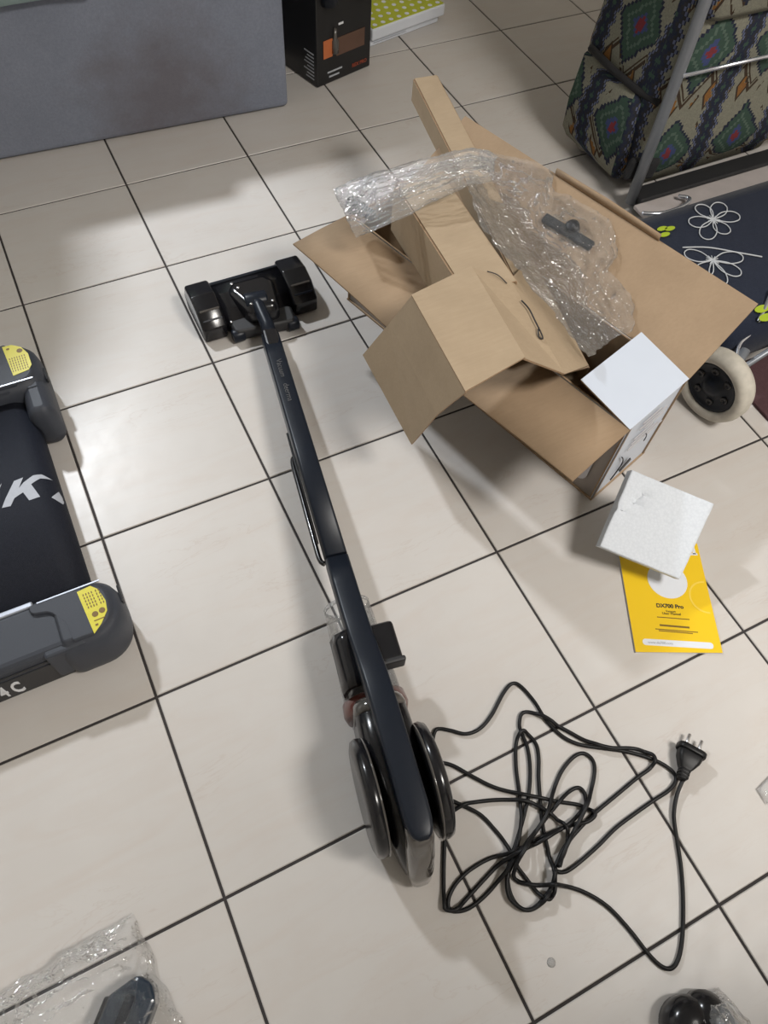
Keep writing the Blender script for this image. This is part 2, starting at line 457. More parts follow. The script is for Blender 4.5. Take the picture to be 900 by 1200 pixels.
cb = thing('shade_cabinet', 'narrow dark wooden cabinet added out of view to shade the floor by the cable', 'cabinet', (.17, -1.4, 0))  # unseen blocker added to darken the lower right floor
B().box((.17, -1.40, .74), (.30, .38, 1.4), None, .004).make('body', M['wood'], cb)
B().box((.17, -1.40, 1.45), (.32, .40, .024), None, .004).make('top', M['wood'], cb)
d_ = B().box((.17, -1.203, .74), (.28, .018, 1.32), None, .003).make('door', M['wood'], cb)
B().lathe((.27, -1.194, .8), (0, 1, 0), [(0, .006), (.012, .006), (.014, .013), (.022, .012), (.024, .004)], 14).make('knob', M['metal'], d_)
# ------------------------------------------------------------------ sofa and the throw over it
SO = Vector((.171, 1.054, 0)); sx = Vector((-.9989, .0474, 0)); sy = Vector((.0474, .9989, 0))
def so(a, d, z): return SO + sx*a + sy*d + Vector((0, 0, z))
sofa = thing('sofa', 'grey fabric sofa with a stained lower front panel along the far side', 'sofa', so(.9, .3, 0))
rot = Matrix((-sx, sy, Vector((0, 0, 1)))).transposed()
B().box(so(.9, .34, .19), (1.8, .68, .375), rot, .012, 3).make('base', M['sofa'], sofa)
B().box(so(.46, .335, .435), (.88, .65, .11), rot, .03, 3).make('seat_cushion', M['sofa'], sofa)
B().box(so(1.35, .335, .435), (.88, .65, .11), rot, .03, 3).make('seat_cushion', M['sofa'], sofa)
th = thing('throw_blanket', 'pale teal throw hanging over the sofa front at the top left corner', 'blanket', so(.9, -.01, .33))
rows = []
for i in range(15):
    a = .42 + i*.08
    w = .006*math.sin(i*1.3)
    rows.append([so(a, .45, .505), so(a, .2, .505), so(a, .02, .500), so(a, -.016+w*.3, .47), so(a, -.020+w, .40), so(a, -.022+w*1.2, .330)])
B().sheet(rows, .008, smooth=True).make('cloth', M['throw'], th)
# unseen bedding roll added on the sofa to cast the soft left shadow
bd = B()
bd.lathe((-.935, 1.40, .512), (0, 0, 1), [(0, .20), (.01, .29), (.20, .315), (.36, .31), (.52, .29), (.64, .25), (.73, .18), (.78, .10), (.79, .02)], 28)
o = bd.make('shade_bundle', M['throw'], None, loc=so(1.1, .3, .5))
o['label'] = 'rolled pale bedding added out of view on the sofa to cast the left shadow'; o['category'] = 'bedding'

# ------------------------------------------------------------------ black product box by the sofa
pb = thing('product_box', 'tall black printed carton with orange patch standing beside the sofa end', 'box', (.33, 1.19, 0))
px_ = Vector((.962, .272, 0)); py_ = Vector((-.272, .962, 0)); P0 = Vector((.274, 1.108, 0))
def pbp(a, d, z): return P0 + px_*a + py_*d + Vector((0, 0, z))
rot = Matrix((px_, py_, Vector((0, 0, 1)))).transposed()
ch = .035
poly = [(0, 0), (.185, 0), (.185+ch*.6, ch), (.185+ch*.6, .16), (0, .16)]
bb = B(); bb.prism([pbp(a, d, .001) for a, d in poly], (0, 0, .36), bevel=.003); bb.make('carton', M['pbox'], pb)
def fdec(name, mat, a0, a1, z0, z1, bevel=0):
    B().box(pbp((a0+a1)/2, -.0008, (z0+z1)/2), (a1-a0, .001, z1-z0), rot).make(name, mat, pb)
fdec('orange_patch', M['orange'], .022, .052, .068, .112)
fdec('picture_panel', M['picture'], .066, .162, .064, .108)
b = B()
b.lathe(pbp(.060, -.002, .075), (0, 0, 1), [(0, .006), (.0, .010), (.03, .010), (.036, .005), (.06, .004)], 12); b.make('printed_cup', M['smoke'], pb)
B().box(pbp(.080, -.0012, .140), (.016, .001, .005), rot).make('print_mark', M['print_white'], pb)
B().lathe(pbp(.072, -.0002, .078), -py_, [(0, .006), (.001, .006)], 12).make('print_dot', M['red_ink'], pb)
b = B()
for a, w, z in ((.035, .05, .030), (.04, .035, .018)): b.box(pbp(a+w/2, -.0008, z), (w, .001, .004), rot)
b.make('caption_print', M['ink_grey'], pb)
text_mesh('REX PRO', .013, frame_m(pbp(.146, -.0014, .022), px_, (0, 0, 1)), 'red_lettering', M['red_ink'], pb, offset=.0004)
b = B()
rs = Matrix((py_, -px_, Vector((0, 0, 1)))).transposed()
for k in range(8):
    w = random.uniform(.025, .05)
    b.box(pbp(-.0008, .012+w/2, .018+k*.009), (w, .001, .0028), rs)
b.make('side_text', M['ink_grey'], pb)
b = B()
pth = [pbp(.02+.0*k, -.003, .25-.0*k) for k in range(1)]
b.lathe(pbp(.04, -.002, .19), (0, 0, 1), [(0, .012), (.005, .022), (.05, .026), (.12, .022), (.125, .01)], 16); b.make('printed_device', M['black_satin'], pb)

# ------------------------------------------------------------------ green dotted box on a flat white one
gx = Vector((.974, .225, 0)); gy = Vector((-.225, .974, 0)); G0 = at(440, 56, .0)
def gp(a, d, z): return G0 + gx*a + gy*d + Vector((0, 0, z))
rot = Matrix((gx, gy, Vector((0, 0, 1)))).transposed()
t = thing('storage_box', 'white flat slim carton lying on the tiles under the green dotted one', 'box', gp(.1, .12, 0))
B().box(gp(.113, .125, .009), (.262, .23, .017), rot, .003).make('carton', M['paper'], t)
B().box(gp(.06, .0085, .0095), (.12, .002, .0012), rot).make('lid_seam', M['ink_grey'], t)
t = thing('dotted_box', 'lime green white-dotted flat box with pale sides by the black carton', 'box', gp(.1, .12, .018))
B().box(gp(.123, .118, .034), (.27, .235, .031), rot, .004, 2).make('body', M['paper'], t)
B().box(gp(.123, .118, .0505), (.262, .227, .002), rot).make('lid', M['green'], t)
b = B()
for i in range(9):
    for j in range(8):
        a = .008+i*.029+(.0145 if j % 2 else 0); d = .016+j*.029
        if a < .245: b.cyl(gp(a, d, .0515), gp(a, d, .0520), .0068, n=12)
b.make('dots', M['paper'], t, kind='stuff')

# ------------------------------------------------------------------ treadmill (walking pad) at the left edge
tm = thing('walking_pad', 'dark grey walking pad treadmill with wide black belt at left edge', 'treadmill', (-1.1, .09, 0))
def belt_z(x):
    x0, rr = -.668, .036
    if x <= x0: return .076
    a = min(math.asin(min((x-x0)/rr, 1)), math.pi/2); return .076-rr+rr*math.cos(a)
def belt_pt(s):
    x0, rr = -.668, .036
    if s <= 0: return (x0+s, .076)
    a = s/rr; return (x0+rr*math.sin(a), .076-rr+rr*math.cos(a))
ss = [-1.0, -.5, -.2, -.05, 0]+[.036*math.pi*k/12 for k in range(1, 13)]
rows = []
for s_ in ss:
    x, z = belt_pt(s_); rows.append([(x, -.133, z), (x, .09, z), (x, .305, z)])
B().sheet(rows, -.003, smooth=True).make('belt', M['tm_belt'], tm)
B().box((-1.17, .09, .038), (1.0, .46, .05)).make('deck', M['tm_dark'], tm)
def rail(y_out, y_in):
    yc = (y_out+y_in)/2; w = abs(y_in-y_out); sg = 1 if y_in > y_out else -1
    r_ = B().box((-1.15, yc, .055), (1.0, w, .09), None, .010, 3).make('side_rail', M['tm_grey'], tm)
    B().box((-1.185, y_in-sg*.001, .099), (.95, .009, .006), None, .002).make('trim_strip', M['silver'], r_)
    B().box((-1.17, y_out-sg*.0005, .038), (.95, .003, .056), None, .001).make('skirt', M['tm_dark'], r_)
    B().box((-1.17, y_out-sg*.0010, .076), (.95, .003, .005), None, .001).make('groove', M['tm_dark'], r_)
    return r_
r1 = rail(-.214, -.130); r2 = rail(.398, .305)
text_mesh('3 4 C', .050, frame_m((-.764, -.2168, .037), (1, 0, 0), (0, 0, 1)) @ Matrix.Diagonal((.43, 1, 1, 1)), 'white_lettering', M['print_white'], r1, extrude=.0005, align='RIGHT', offset=.0012)
def cap(ys, sticker, sg, lbl):
    y0, y1 = ys                                      # outer, inner
    pts = [(-.700, y1, .021), (-.700, y0, .021), (-.594, y0, .055), (-.594, y1, .040)] if sg > 0 else [(-.700, y0, .021), (-.700, y1, .021), (-.594, y1, .040), (-.594, y0, .055)]
    poly = round_poly(pts, 8)
    area = sum(poly[i-1].x*poly[i].y-poly[i].x*poly[i-1].y for i in range(len(poly)))
    if area < 0: poly = poly[::-1]
    b = loft_poly(B(), poly, [(.003, .012), (.012, .003), (.03, 0), (.070, 0), (.088, .003), (.097, .009), (.099, .013), (.103, .014), (.106, .018)])
    c_ = b.make('corner_cap', M['tm_grey'], tm)
    yc = (y0+y1)/2
    q_ = [(-.716, y1-sg*.012, .008), (-.716, y1-sg*.028, .010), (-.690, y1-sg*.034, .02), (-.674, y1-sg*.062, .02), (-.672, y0+sg*.012, .004), (-.640, y0+sg*.012, .004), (-.640, y1-sg*.012, .004)]
    if sg < 0: q_ = q_[::-1]
    q_ = round_poly(q_[::-1] if sum(q_[k-1][0]*q_[k][1]-q_[k][0]*q_[k-1][1] for k in range(7)) < 0 else q_, 5)
    loft_poly(B(), q_, [(.090, 0), (.1035, 0), (.1062, .0022)]).make('cap_tongue', M['tm_grey'], c_)
    B().box((-.685, yc, .06), (.06, abs(y1-y0)-.012, .075), None, .004).make('cap_core', M['tm_grey'], c_)
    B().box((-.658, y1-sg*.014, .1062), (.09, .002, .0016)).make('cap_highlight_strip', M['silver'], c_)  # glint along the cap edge, put in as a pale strip
    B().box((-.594, yc+sg*.02, .075), (.004, .03, .012), None, .002).make('vent_slot', M['tm_dark'], c_)
    st = B(); st.prism([(x, y, .1061) for x, y in sticker], (0, 0, .0006)); st = st.make('warning_sticker', M['sticker'], tm, label=lbl)
    return st
def stk_print(st, pts):
    b = B()
    c = sum((Vector(p) for p in pts), Vector((0, 0)))/len(pts)
    ys_ = [p[1] for p in pts]; y0, y1 = min(ys_), max(ys_)
    return c, y0, y1
s1 = [(-.646, -.142), (-.626, -.140), (-.617, -.150), (-.612, -.172), (-.614, -.188), (-.627, -.205), (-.640, -.216)]
s1 = [(x-.001, y) for x, y in s1]
st1 = cap((-.226, -.122), s1, 1, 'yellow warning sticker with two round pictograms')
b = B()
for k, (x, n0) in enumerate(((-.640, 0), (-.636, 0), (-.632, 0), (-.628, 0), (-.622, 0), (-.618, 0))):
    for i in range(5):
        b.box((x+.0005*i, -.151-.0055*i, .1069), (.0016, .0035, .0003))
for x, y in ((-.632, -.187), (-.6215, -.185)): b.lathe((x, y, .1068), (0, 0, 1), [(0, .0045), (.0003, .0045)], 12)
b.box((-.628, -.197, .1069), (.016, .0015, .0003)); b.box((-.634, -.204, .1069), (.004, .003, .0003))
b.make('sticker_print', M['brown_ink'], st1)
s2 = [(-.646, .382), (-.630, .381), (-.616, .370), (-.608, .350), (-.608, .322), (-.615, .312), (-.642, .308)]
st2 = cap((.400, .278), s2, -1, 'yellow warning sticker on the shaded far cap')
b = B()
for k in range(7):
    for i in range(6): b.box((-.640+.0042*k, .318+.006*i, .1069), (.0015, .004, .0003))
b.lathe((-.620, .362, .1068), (0, 0, 1), [(0, .005), (.0003, .005)], 12); b.box((-.638, .373, .1069), (.005, .004, .0003))
b.make('sticker_print', M['brown_ink'], st2)
loft_poly(B(), round_poly([(-.645, .222, .02), (-.595, .215, .03), (-.594, .33, .01), (-.645, .33, .01)], 8), [(.003, .008), (.012, .002), (.03, 0), (.070, .002), (.086, .008), (.094, .018)]).make('end_nub', M['tm_grey'], tm)
# belt lettering: italic strokes traced on the belt
def kp(cx, cy):
    p = at(cx/9, 540+cy/9, .076); return Vector((p.x, p.y))
def belt_letter(polys):
    b = B()
    for poly in polys:
        b2 = bmesh.new(); vs = [b2.verts.new((*kp(*q), 0)) for q in poly]
        f = b2.faces.new(vs); bmesh.ops.triangulate(b2, faces=[f])
        bmesh.ops.subdivide_edges(b2, edges=b2.edges[:], cuts=5, use_grid_fill=True)
        for v in b2.verts:
            z = belt_z(v.co.x); v.co.x = min(v.co.x, -.6335); v.co.z = z+.0008
        me = bpy.data.meshes.new('x'); b2.to_mesh(me); b2.free(); b.bm.from_mesh(me); bpy.data.meshes.remove(me)
    return b
belt_letter([[(22, 500), (60, 400), (150, 215), (245, 178), (200, 290), (250, 230), (350, 155), (430, 130), (525, 155), (420, 180), (330, 250), (425, 380), (310, 420), (245, 335), (155, 395), (115, 480)],
             [(-60, 330), (-20, 290), (20, 240), (5, 280), (-40, 400), (-80, 420)],
             [(530, 365), (560, 310), (580, 260), (625, 330), (625, 392), (590, 385)]]).make('belt_lettering', M['belt_print'], tm)

# ------------------------------------------------------------------ the stick vacuum cleaner
VO = Vector((-.180, .300, 0)); VD = Vector((-.1747, -.9846, 0)); VE = Vector((.9846, -.1747, 0)); Z = Vector((0, 0, 1))
def vp(s, t, h): return VO + VD*s + VE*t + Z*h
vac = thing('stick_vacuum', 'black corded stick vacuum cleaner lying across the tiles', 'vacuum cleaner', vp(.4, 0, 0))
vrot = Matrix((VE, -VD, Z)).transposed()
def bar(b, path, w, th, rad=.006, mi=0, endround=0):
    """rounded rectangular bar along a path of (s, h_top)"""
    rings = []
    P = [Vector((s, h)) for s, h in path]
    for i, p in enumerate(P):
        d = (P[min(i+1, len(P)-1)]-P[max(i-1, 0)]).normalized(); nn = Vector((-d.y, d.x))
        ww = w[i] if isinstance(w, list) else w; tt = th[i] if isinstance(th, list) else th
        rp = round_poly([(-ww/2, -tt, rad), (ww/2, -tt, rad), (ww/2, 0, rad), (-ww/2, 0, rad)], 3)
        rings.append([vp(p.x+nn.x*q.y, q.x, p.y+nn.y*q.y) for q in rp])
    return b.skin(rings, True, True, mi)
# tube and handle: one long bar, kinked above the dust cup
HP = [(.02, .055), (.08, .062), (.30, .083), (.548, .105)]
bar(B(), HP, .0345, .034, .005).make('tube', M['black_satin'], vac)
HP2 = [(.552, .105), (.60, .110), (.655, .116), (.69, .125), (.73, .143), (.76, .154), (.80, .161), (.88, .166), (.935, .167), (.955, .1665), (.966, .166), (.974, .165), (.979, .164)]
bar(B(), HP2, [.036]*9+[.0345, .031, .025, .014], [.034]*6+[.03, .028, .026, .025, .024, .022, .020], .005).make('handle', M['black_satin'], vac)
# thin raised edge beads along the bar
text_mesh('deerma', .015, frame_m(vp(.190, 0, .0735), VD + Z*.09, VE), 'tube_lettering', M['tube_ink'], vac)
text_mesh('Vacuum', .015, frame_m(vp(.125, 0, .0672), VD + Z*.09, VE), 'tube_lettering', M['tube_ink'], vac)
# cord hook / release lever along the left side of the tube
b = B()
b.tube(smooth_path([vp(.315, -.019, .045), vp(.33, -.023, .047), vp(.40, -.0235, .055), vp(.50, -.024, .066), vp(.535, -.0235, .07), vp(.545, -.018, .072)], 4), .0042, 10)
b.make('cord_hook', M['black_gloss'], vac)
b = B(); b.tube([vp(.26, -.018, .045), vp(.33, -.0185, .05), vp(.50, -.019, .06)], .002, 8); b.make('tube_seam', M['black_matt'], vac)
# clear dust cup under the bar
b = B(); n = 28
def ringc(s, r, h): return [vp(s, r*math.cos(2*math.pi*i/n), h+r*math.sin(2*math.pi*i/n)) for i in range(n)]
b.skin([ringc(.615, .0335, .048), ringc(.617, .0355, .048), ringc(.63, .037, .048), ringc(.70, .040, .050), ringc(.765, .043, .054)], True, False)
b.skin([ringc(.618, .0325, .048), ringc(.70, .0385, .050), ringc(.762, .0415, .054)], True, False)
b.make('dust_cup', M['film_soft'], vac)
b = B(); b.skin([ringc(.612, .0345, .048), ringc(.612, .0365, .048), ringc(.618, .0365, .048), ringc(.618, .0345, .048), ringc(.612, .0345, .048)], True, False); b.make('cup_rim', M['film'], vac)
b = B(); b.lathe(vp(.68, 0, .052), VD, [(0, .012), (.01, .02), (.07, .026), (.075, .03), (.085, .030)], 20); b.make('cyclone_core', M['black_matt'], vac)
b = B(); b.skin([ringc(.765, .040, .056), ringc(.767, .046, .056), ringc(.785, .048, .058), ringc(.795, .044, .058)]); b.make('cup_base_ring', M['red_clear'], vac)
# latch block at the right, curved shroud at the left
b = B(); b.box(vp(.708, .030, .100), (.042, .062, .028), vrot, .006, 3); b.make('latch', M['black_gloss'], vac)
B().box(vp(.738, .032, .101), (.044, .008, .030), vrot, .003, 2).make('latch_lip', M['black_matt'], vac)
b = B()
b.skin([[vp(.69+ds, t_, h_) for t_, h_ in ((-.018, .12-ds*.0), (-.036, .108), (-.043, .085), (-.040, .06), (-.034, .06), (-.036, .085), (-.030, .102), (-.016, .112))] for ds in (-.012, 0, .03, .055, .07)])
b.make('shroud', M['black_gloss'], vac)
# motor body below the handle
def vsec(s, w, h0, h1, r=.02): return [vp(s, q.x, q.y) for q in round_poly([(-w/2, h0, r), (w/2, h0, r), (w/2, h1, r), (-w/2, h1, r)], 5)]
b = B(); b.skin([vsec(.785, .060, .02, .105), vsec(.80, .074, .012, .118), vsec(.86, .078, .008, .122), vsec(.93, .070, .006, .108), vsec(.985, .046, .006, .070), vsec(1.0, .036, .010, .050)])
b.make('motor_body', M['black_gloss'], vac)
b = B(); b.skin([vsec(.778, .066, .018, .112, .022), vsec(.784, .072, .014, .116, .022), vsec(.796, .076, .010, .121, .022), vsec(.800, .072, .014, .117, .02)])
b.make('body_collar', M['smoke'], vac)
# round side covers standing on edge
for sg in (-1, 1):
    b = B(); tc = .0425
    cx = vp(.900, sg*(tc-.009), .076)
    b.lathe(cx, VE*sg, [(0, .060), (.0, .072), (.004, .0765), (.012, .0775), (.018, .0745), (.021, .066), (.0215, .045), (.019, .01)], 48)
    o_ = b.make('side_cover', M['black_gloss'], vac)
    b = B(); nn = 48
    rr = [[cx + VE*(sg*xx) + (VD*math.cos(2*math.pi*i/nn)+Z*math.sin(2*math.pi*i/nn))*r_ for i in range(nn)] for xx, r_ in ((.0005, .0735), (.0015, .0775), (.0035, .0775), (.0040, .0735), (.0005, .0735))]
    b.skin(rr, True, False); b.make('rim', M['smoke'], o_)
# smoked end cap under the handle tip
b = B()
b.skin([[vp(q.x, q.y, h) for q in round_poly([(s1_-.024, -w/2, .003), (s1_, -w/2, .012), (s1_, w/2, .012), (s1_-.024, w/2, .003)], 5)] for s1_, w, h in ((.974, .032, .155), (.984, .0355, .135), (1.000, .0365, .09), (1.012, .0355, .05), (1.018, .032, .020), (1.015, .026, .005))])
b.make('end_cap', M['smoke'], vac)
# floor head
hx0, hx1 = -.297, -.052
def hsec(x, pts): return [(x, y, z) for y, z in pts]
def hblock(x0, x1, sc=1.0):
    pr = round_poly([(.350, .003, .004), (.458, .003, .006), (.474, .030, .006), (.458, .062, .006), (.415, .068, .008), (.378, .058, .006), (.350, .034, .006)], 3)
    b = B(); cx = Vector((.412, .034))
    def sec(x, k): return [(x, cx.x+(q.x-cx.x)*k, cx.y+(q.y-cx.y)*k) for q in pr]
    b.skin([sec(x0, .90), sec(x0+.002, .97), sec(x0+.005, 1), sec(x1-.005, 1), sec(x1-.002, .97), sec(x1, .90)])
    return b
hb = hblock(hx0, hx0+.050).make('head_end_cover', M['black_gloss'], vac)
hb2 = hblock(hx1-.052, hx1).make('head_end_cover', M['black_gloss'], vac)
for bb_, x in ((hb, hx0+.026), (hb2, hx1-.026)):
    B().box((x, .379, .0582), (.040, .004, .004), Matrix.Rotation(R(28), 3, 'X'), .001).make('cover_ridge', M['smoke'], bb_)
    B().box((x, .364, .046), (.040, .004, .004), Matrix.Rotation(R(40), 3, 'X'), .001).make('cover_ridge', M['black_satin'], bb_)
b = B(); pr = round_poly([(.360, .004, .006), (.454, .004, .01), (.466, .030, .012), (.452, .056, .010), (.412, .060, .014), (.380, .048, .01), (.360, .030, .008)], 4)
b.skin([[(x, q.x, q.y) for q in pr] for x in (hx0+.044, -.175, hx1-.044)]); b.make('roller_housing', M['black_gloss'], vac)
B().box((-.175, .447, .0575), (.150, .008, .004), Matrix.Rotation(R(-15), 3, 'X'), .0015).make('front_bead', M['black_satin'], vac)
b = B()
pts = [(-.226, .412, .02), (-.202, .340, .016), (-.142, .330, .016), (-.122, .410, .02), (-.140, .432, .01), (-.205, .434, .01)]
loft_poly(B(), round_poly(pts[:1]+pts[1:], 4), [(.006, .004), (.012, 0), (.048, 0), (.060, .004), (.066, .014)]).make('head_hub', M['black_gloss'], vac)
b = B()
loft_poly(B(), round_poly([(-.238, .330, .01), (-.115, .316, .01), (-.108, .362, .01), (-.240, .372, .01)], 4), [(.004, .003), (.008, 0), (.026, 0), (.030, .005)]).make('rear_bar', M['black_matt'], vac)
for x, y in ((-.232, .336), (-.120, .324)):
    B().cyl((x-.012, y, .014), (x+.012, y, .014), .0135, n=20, round_=.003).make('rear_wheel', M['black_satin'], vac)
for x, y, z in ((-.208, .424, .0655), (-.200, .408, .0665), (-.192, .356, .0665), (-.150, .348, .0665), (-.236, .36, .031)):
    B().lathe((x, y, z-.001), (0, 0, 1), [(0, .0036), (.0015, .0034), (.0022, .001)], 10).make('screw', M['metal'], vac)
b = B(); b.cyl((-.200, .372, .055), (-.155, .366, .055), .019, n=24, round_=.004); b.make('pivot', M['black_satin'], vac)
b = B(); b.tube([(-.177, .372, .058), (-.179, .350, .060), vp(-.01, 0, .047), vp(.035, 0, .043)], [.012, .0125, .0135, .015], 16); b.make('neck', M['black_satin'], vac)
B().box(vp(.035, 0, .046), (.030, .05, .026), vrot, .006, 3).make('neck_collar', M['black_gloss'], vac)

# power cord: strands traced over the tiles, lifted where they cross
def cp(x, y): return (490+x/2.5, 780+y/2.5)
strands = [
 [(60, 330), (48, 290), (42, 235), (48, 195), (62, 185), (95, 190), (140, 200), (180, 185), (215, 145), (250, 80), (275, 53), (300, 60), (340, 105), (375, 160), (420, 205), (470, 230), (540, 242), (600, 250), (660, 265), (710, 285), (745, 310), (755, 335), (735, 365), (690, 395), (640, 430), (580, 475), (530, 525), (480, 570), (440, 600), (415, 605), (402, 595), (410, 570), (430, 530), (470, 480), (520, 430), (580, 380), (640, 330), (680, 300), (690, 275), (670, 255), (620, 245), (560, 243), (500, 225), (440, 193), (400, 172), (370, 153), (330, 137), (305, 140), (297, 165), (300, 190), (320, 240), (328, 300), (325, 370), (310, 440), (290, 510), (270, 570), (262, 610), (268, 660), (285, 695), (310, 715), (340, 710), (370, 680), (395, 640), (400, 600)],
 [(76, 385), (120, 405), (180, 435), (220, 475), (255, 520), (285, 580), (310, 615), (345, 660), (370, 683), (390, 680), (398, 650), (392, 600), (380, 540), (365, 470), (358, 400), (353, 330), (353, 270), (345, 230), (320, 200), (300, 195), (287, 230), (287, 300), (297, 380), (300, 450), (290, 520), (272, 580), (258, 630), (265, 680), (300, 712), (330, 715), (365, 690), (385, 650), (392, 605)],
 [(58, 283), (100, 292), (160, 325), (220, 355), (290, 375), (350, 388), (420, 400), (470, 408), (505, 425), (515, 440), (490, 460), (440, 470), (390, 490), (330, 520), (270, 550), (210, 565), (150, 600), (110, 640), (90, 680), (90, 710), (110, 720), (150, 710), (200, 670), (250, 610), (290, 550), (340, 490), (380, 440), (430, 380), (465, 358), (485, 370), (490, 400), (475, 430), (440, 465), (400, 490), (350, 520), (300, 545), (240, 580), (190, 630), (140, 685), (110, 715), (80, 715), (75, 690), (75, 600), (78, 500)],
 [(80, 443), (130, 410), (190, 397), (260, 393), (320, 400), (370, 425), (410, 455), (430, 480), (435, 510), (425, 550), (405, 590)],
 [(405, 592), (425, 540), (450, 490), (480, 430), (505, 370), (517, 310), (510, 275), (485, 257), (455, 268), (420, 310), (395, 370), (375, 430), (350, 475), (310, 530), (285, 570), (275, 605), (290, 630), (330, 643), (380, 645), (440, 648), (500, 670), (560, 710), (620, 775), (675, 845), (715, 882), (745, 885), (765, 850), (775, 780), (776, 680), (770, 590), (758, 510), (748, 440), (755, 380), (770, 337)],
]
CR = .0029; taken = {}
b = B()
for k, st in enumerate(strands):
    pts = smooth_path([at(*cp(*q), CR+.0006) for q in st], 8)
    # lay later strands over earlier ones
    zs = []
    for i, p in enumerate(pts):
        z = CR+.0006
        for dx in (-1, 0, 1):
            for dy in (-1, 0, 1):
                for (kk, ii, zz, q) in taken.get((int(p.x//.01)+dx, int(p.y//.01)+dy), ()):
                    if (kk != k or abs(ii-i) > 12) and (Vector((p.x, p.y))-q).length < CR*2.1: z = max(z, zz+CR*2.0)
        z = min(z, .034); zs.append(z)
        taken.setdefault((int(p.x//.01), int(p.y//.01)), []).append((k, i, z, Vector((p.x, p.y))))
    for _ in range(6): zs = [max(z, (zs[max(i-1, 0)]+zs[min(i+1, len(zs)-1)])/2-.0004) for i, z in enumerate(zs)]
    for _ in range(3): zs = [(zs[max(i-1, 0)]+2*z+zs[min(i+1, len(zs)-1)])/4 for i, z in enumerate(zs)]
    if k == 4:
        for i in range(len(zs)):
            q = (i-(len(zs)-30))/30
            if q > 0: zs[i] += .009*q*q
    b.tube([Vector((p.x, p.y, z)) for p, z in zip(pts, zs)], CR, 8)
cord = b.make('power_cord', M['rubber'], vac)
pl0 = at(798, 914, .0135); pl1 = at(811, 877, .0135); pd = (pl1-pl0).normalized(); pe = Vector((pd.y, -pd.x, 0))
b = B()
def psec(a, w, h, r=.003): return [pl0+pd*a+pe*q.x+Z*q.y for q in round_poly([(-w/2, -h/2, r), (w/2, -h/2, r), (w/2, h/2, r), (-w/2, h/2, r)], 4)]
L = (pl1-pl0).length
b.skin([psec(0, .011, .011), psec(.004, .013, .013), psec(L*.30, .015, .014), psec(L*.38, .020, .017), psec(L*.62, .033, .021, .006), psec(L*.80, .037, .022, .007), psec(L*.84, .035, .021, .007)])
b.skin([psec(L*.83, .041, .0255, .009), psec(L*.86, .0425, .0265, .009), psec(L*.98, .0425, .0265, .009), psec(L, .040, .024, .008)])
for k in range(4): b.skin([psec(.004+k*.005, .0155, .0155), psec(.007+k*.005, .0155, .0155)])
b.make('plug', M['rubber'], cord)
for sg in (-1, 1):
    B().cyl(pl0+pd*(L-.002)+pe*sg*.0095, pl0+pd*(L+.019)+pe*sg*.0095, .0026, n=12, round_=.001).make('prong', M['metal'], cord)

# ------------------------------------------------------------------ the open shipping carton
A0 = Vector((.210, -.281, 0)); U = Vector((.957, .290, 0)); V = Vector((-.290, .957, 0)); BW, BL, BH = .162, .667, .21
def bp(u, v, h): return A0 + U*u + V*v + Z*h
box = thing('shipping_carton', 'long open white and brown carton with flaps folded out', 'box', bp(BW/2, BL/2, 0))
cm = [M['kraft_in'], M['white_card'], M['kraft_edge'], M['grey_card']]
B().sheet([[bp(.003, 0, .003), bp(.003, BL, .003)], [bp(.003, 0, BH), bp(.003, BL, BH)]], -.003, (3, 0, 2)).make('side_panel', cm, box)
B().sheet([[bp(BW-.003, 0, .003), bp(BW-.003, BL, .003)], [bp(BW-.003, 0, BH), bp(BW-.003, BL, BH)]], .003, (1, 0, 2)).make('side_panel', cm, box)
ep = B().sheet([[bp(0, .003, .003), bp(BW, .003, .003)], [bp(0, .003, BH), bp(BW, .003, BH)]], .003, (1, 0, 2)).make('end_panel', cm, box)
B().sheet([[bp(0, BL-.003, .003), bp(BW, BL-.003, .003)], [bp(0, BL-.003, BH), bp(BW, BL-.003, BH)]], -.003, (1, 0, 2)).make('end_panel', cm, box)
B().sheet([[bp(0, 0, .004), bp(BW, 0, .004)], [bp(0, BL, .004), bp(BW, BL, .004)]], .0035, (0, 1, 2)).make('bottom_panel', cm, box)
# left flap hangs out level, sagging where the insert presses on it
rows = []
for k in range(13):
    v = BL*k/12; q = k/12
    sag = .016*math.exp(-((q-.42)/.25)**2)
    wid = .139-.012*q
    rows.append([bp(0, v, BH), bp(-wid*.5, v+.004*q, BH-.002-sag*.4), bp(-wid, v+.008*q, BH-.006-sag)])
B().sheet(rows, -.003, (0, 3, 2), smooth=True).make('long_flap', cm, box)
# right flap rises and rests against the trolley
FV = Vector((.135, .041, .080))
def rf(f, v): return bp(BW, v, BH) + FV*f
rows = [[rf(0, v), rf(.5, v+.0), rf(1, v)] for v in [BL*k/8 for k in range(9)]]
rfl = B().sheet(rows, .003, (0, 1, 2)).make('long_flap', cm, box)
rf_n = FV.cross(V).normalized(); rf_n = rf_n if rf_n.z > 0 else -rf_n
rows = []
for k in range(7):
    v = .20+.235*k/6
    rows.append([rf(.985, v)+rf_n*.001, rf(1.0, v)+rf_n*.009, rf(1.03, v)+rf_n*(.016-.004*abs(k-3)/3)])
B().sheet(rows, .002, (0, 0, 2), smooth=True).make('torn_lip', [M['kraft_in'], M['kraft_in'], M['kraft_edge']], box)
# end flap folded back in over the opening shows its white print
EV = Vector((-.030, .105, .022))
B().sheet([[bp(0, 0, BH)+Z*.001, bp(BW, 0, BH)+Z*.001], [bp(0, 0, BH)+EV, bp(BW, 0, BH)+EV]], .003, (1, 0, 2)).make('end_flap', cm, box)
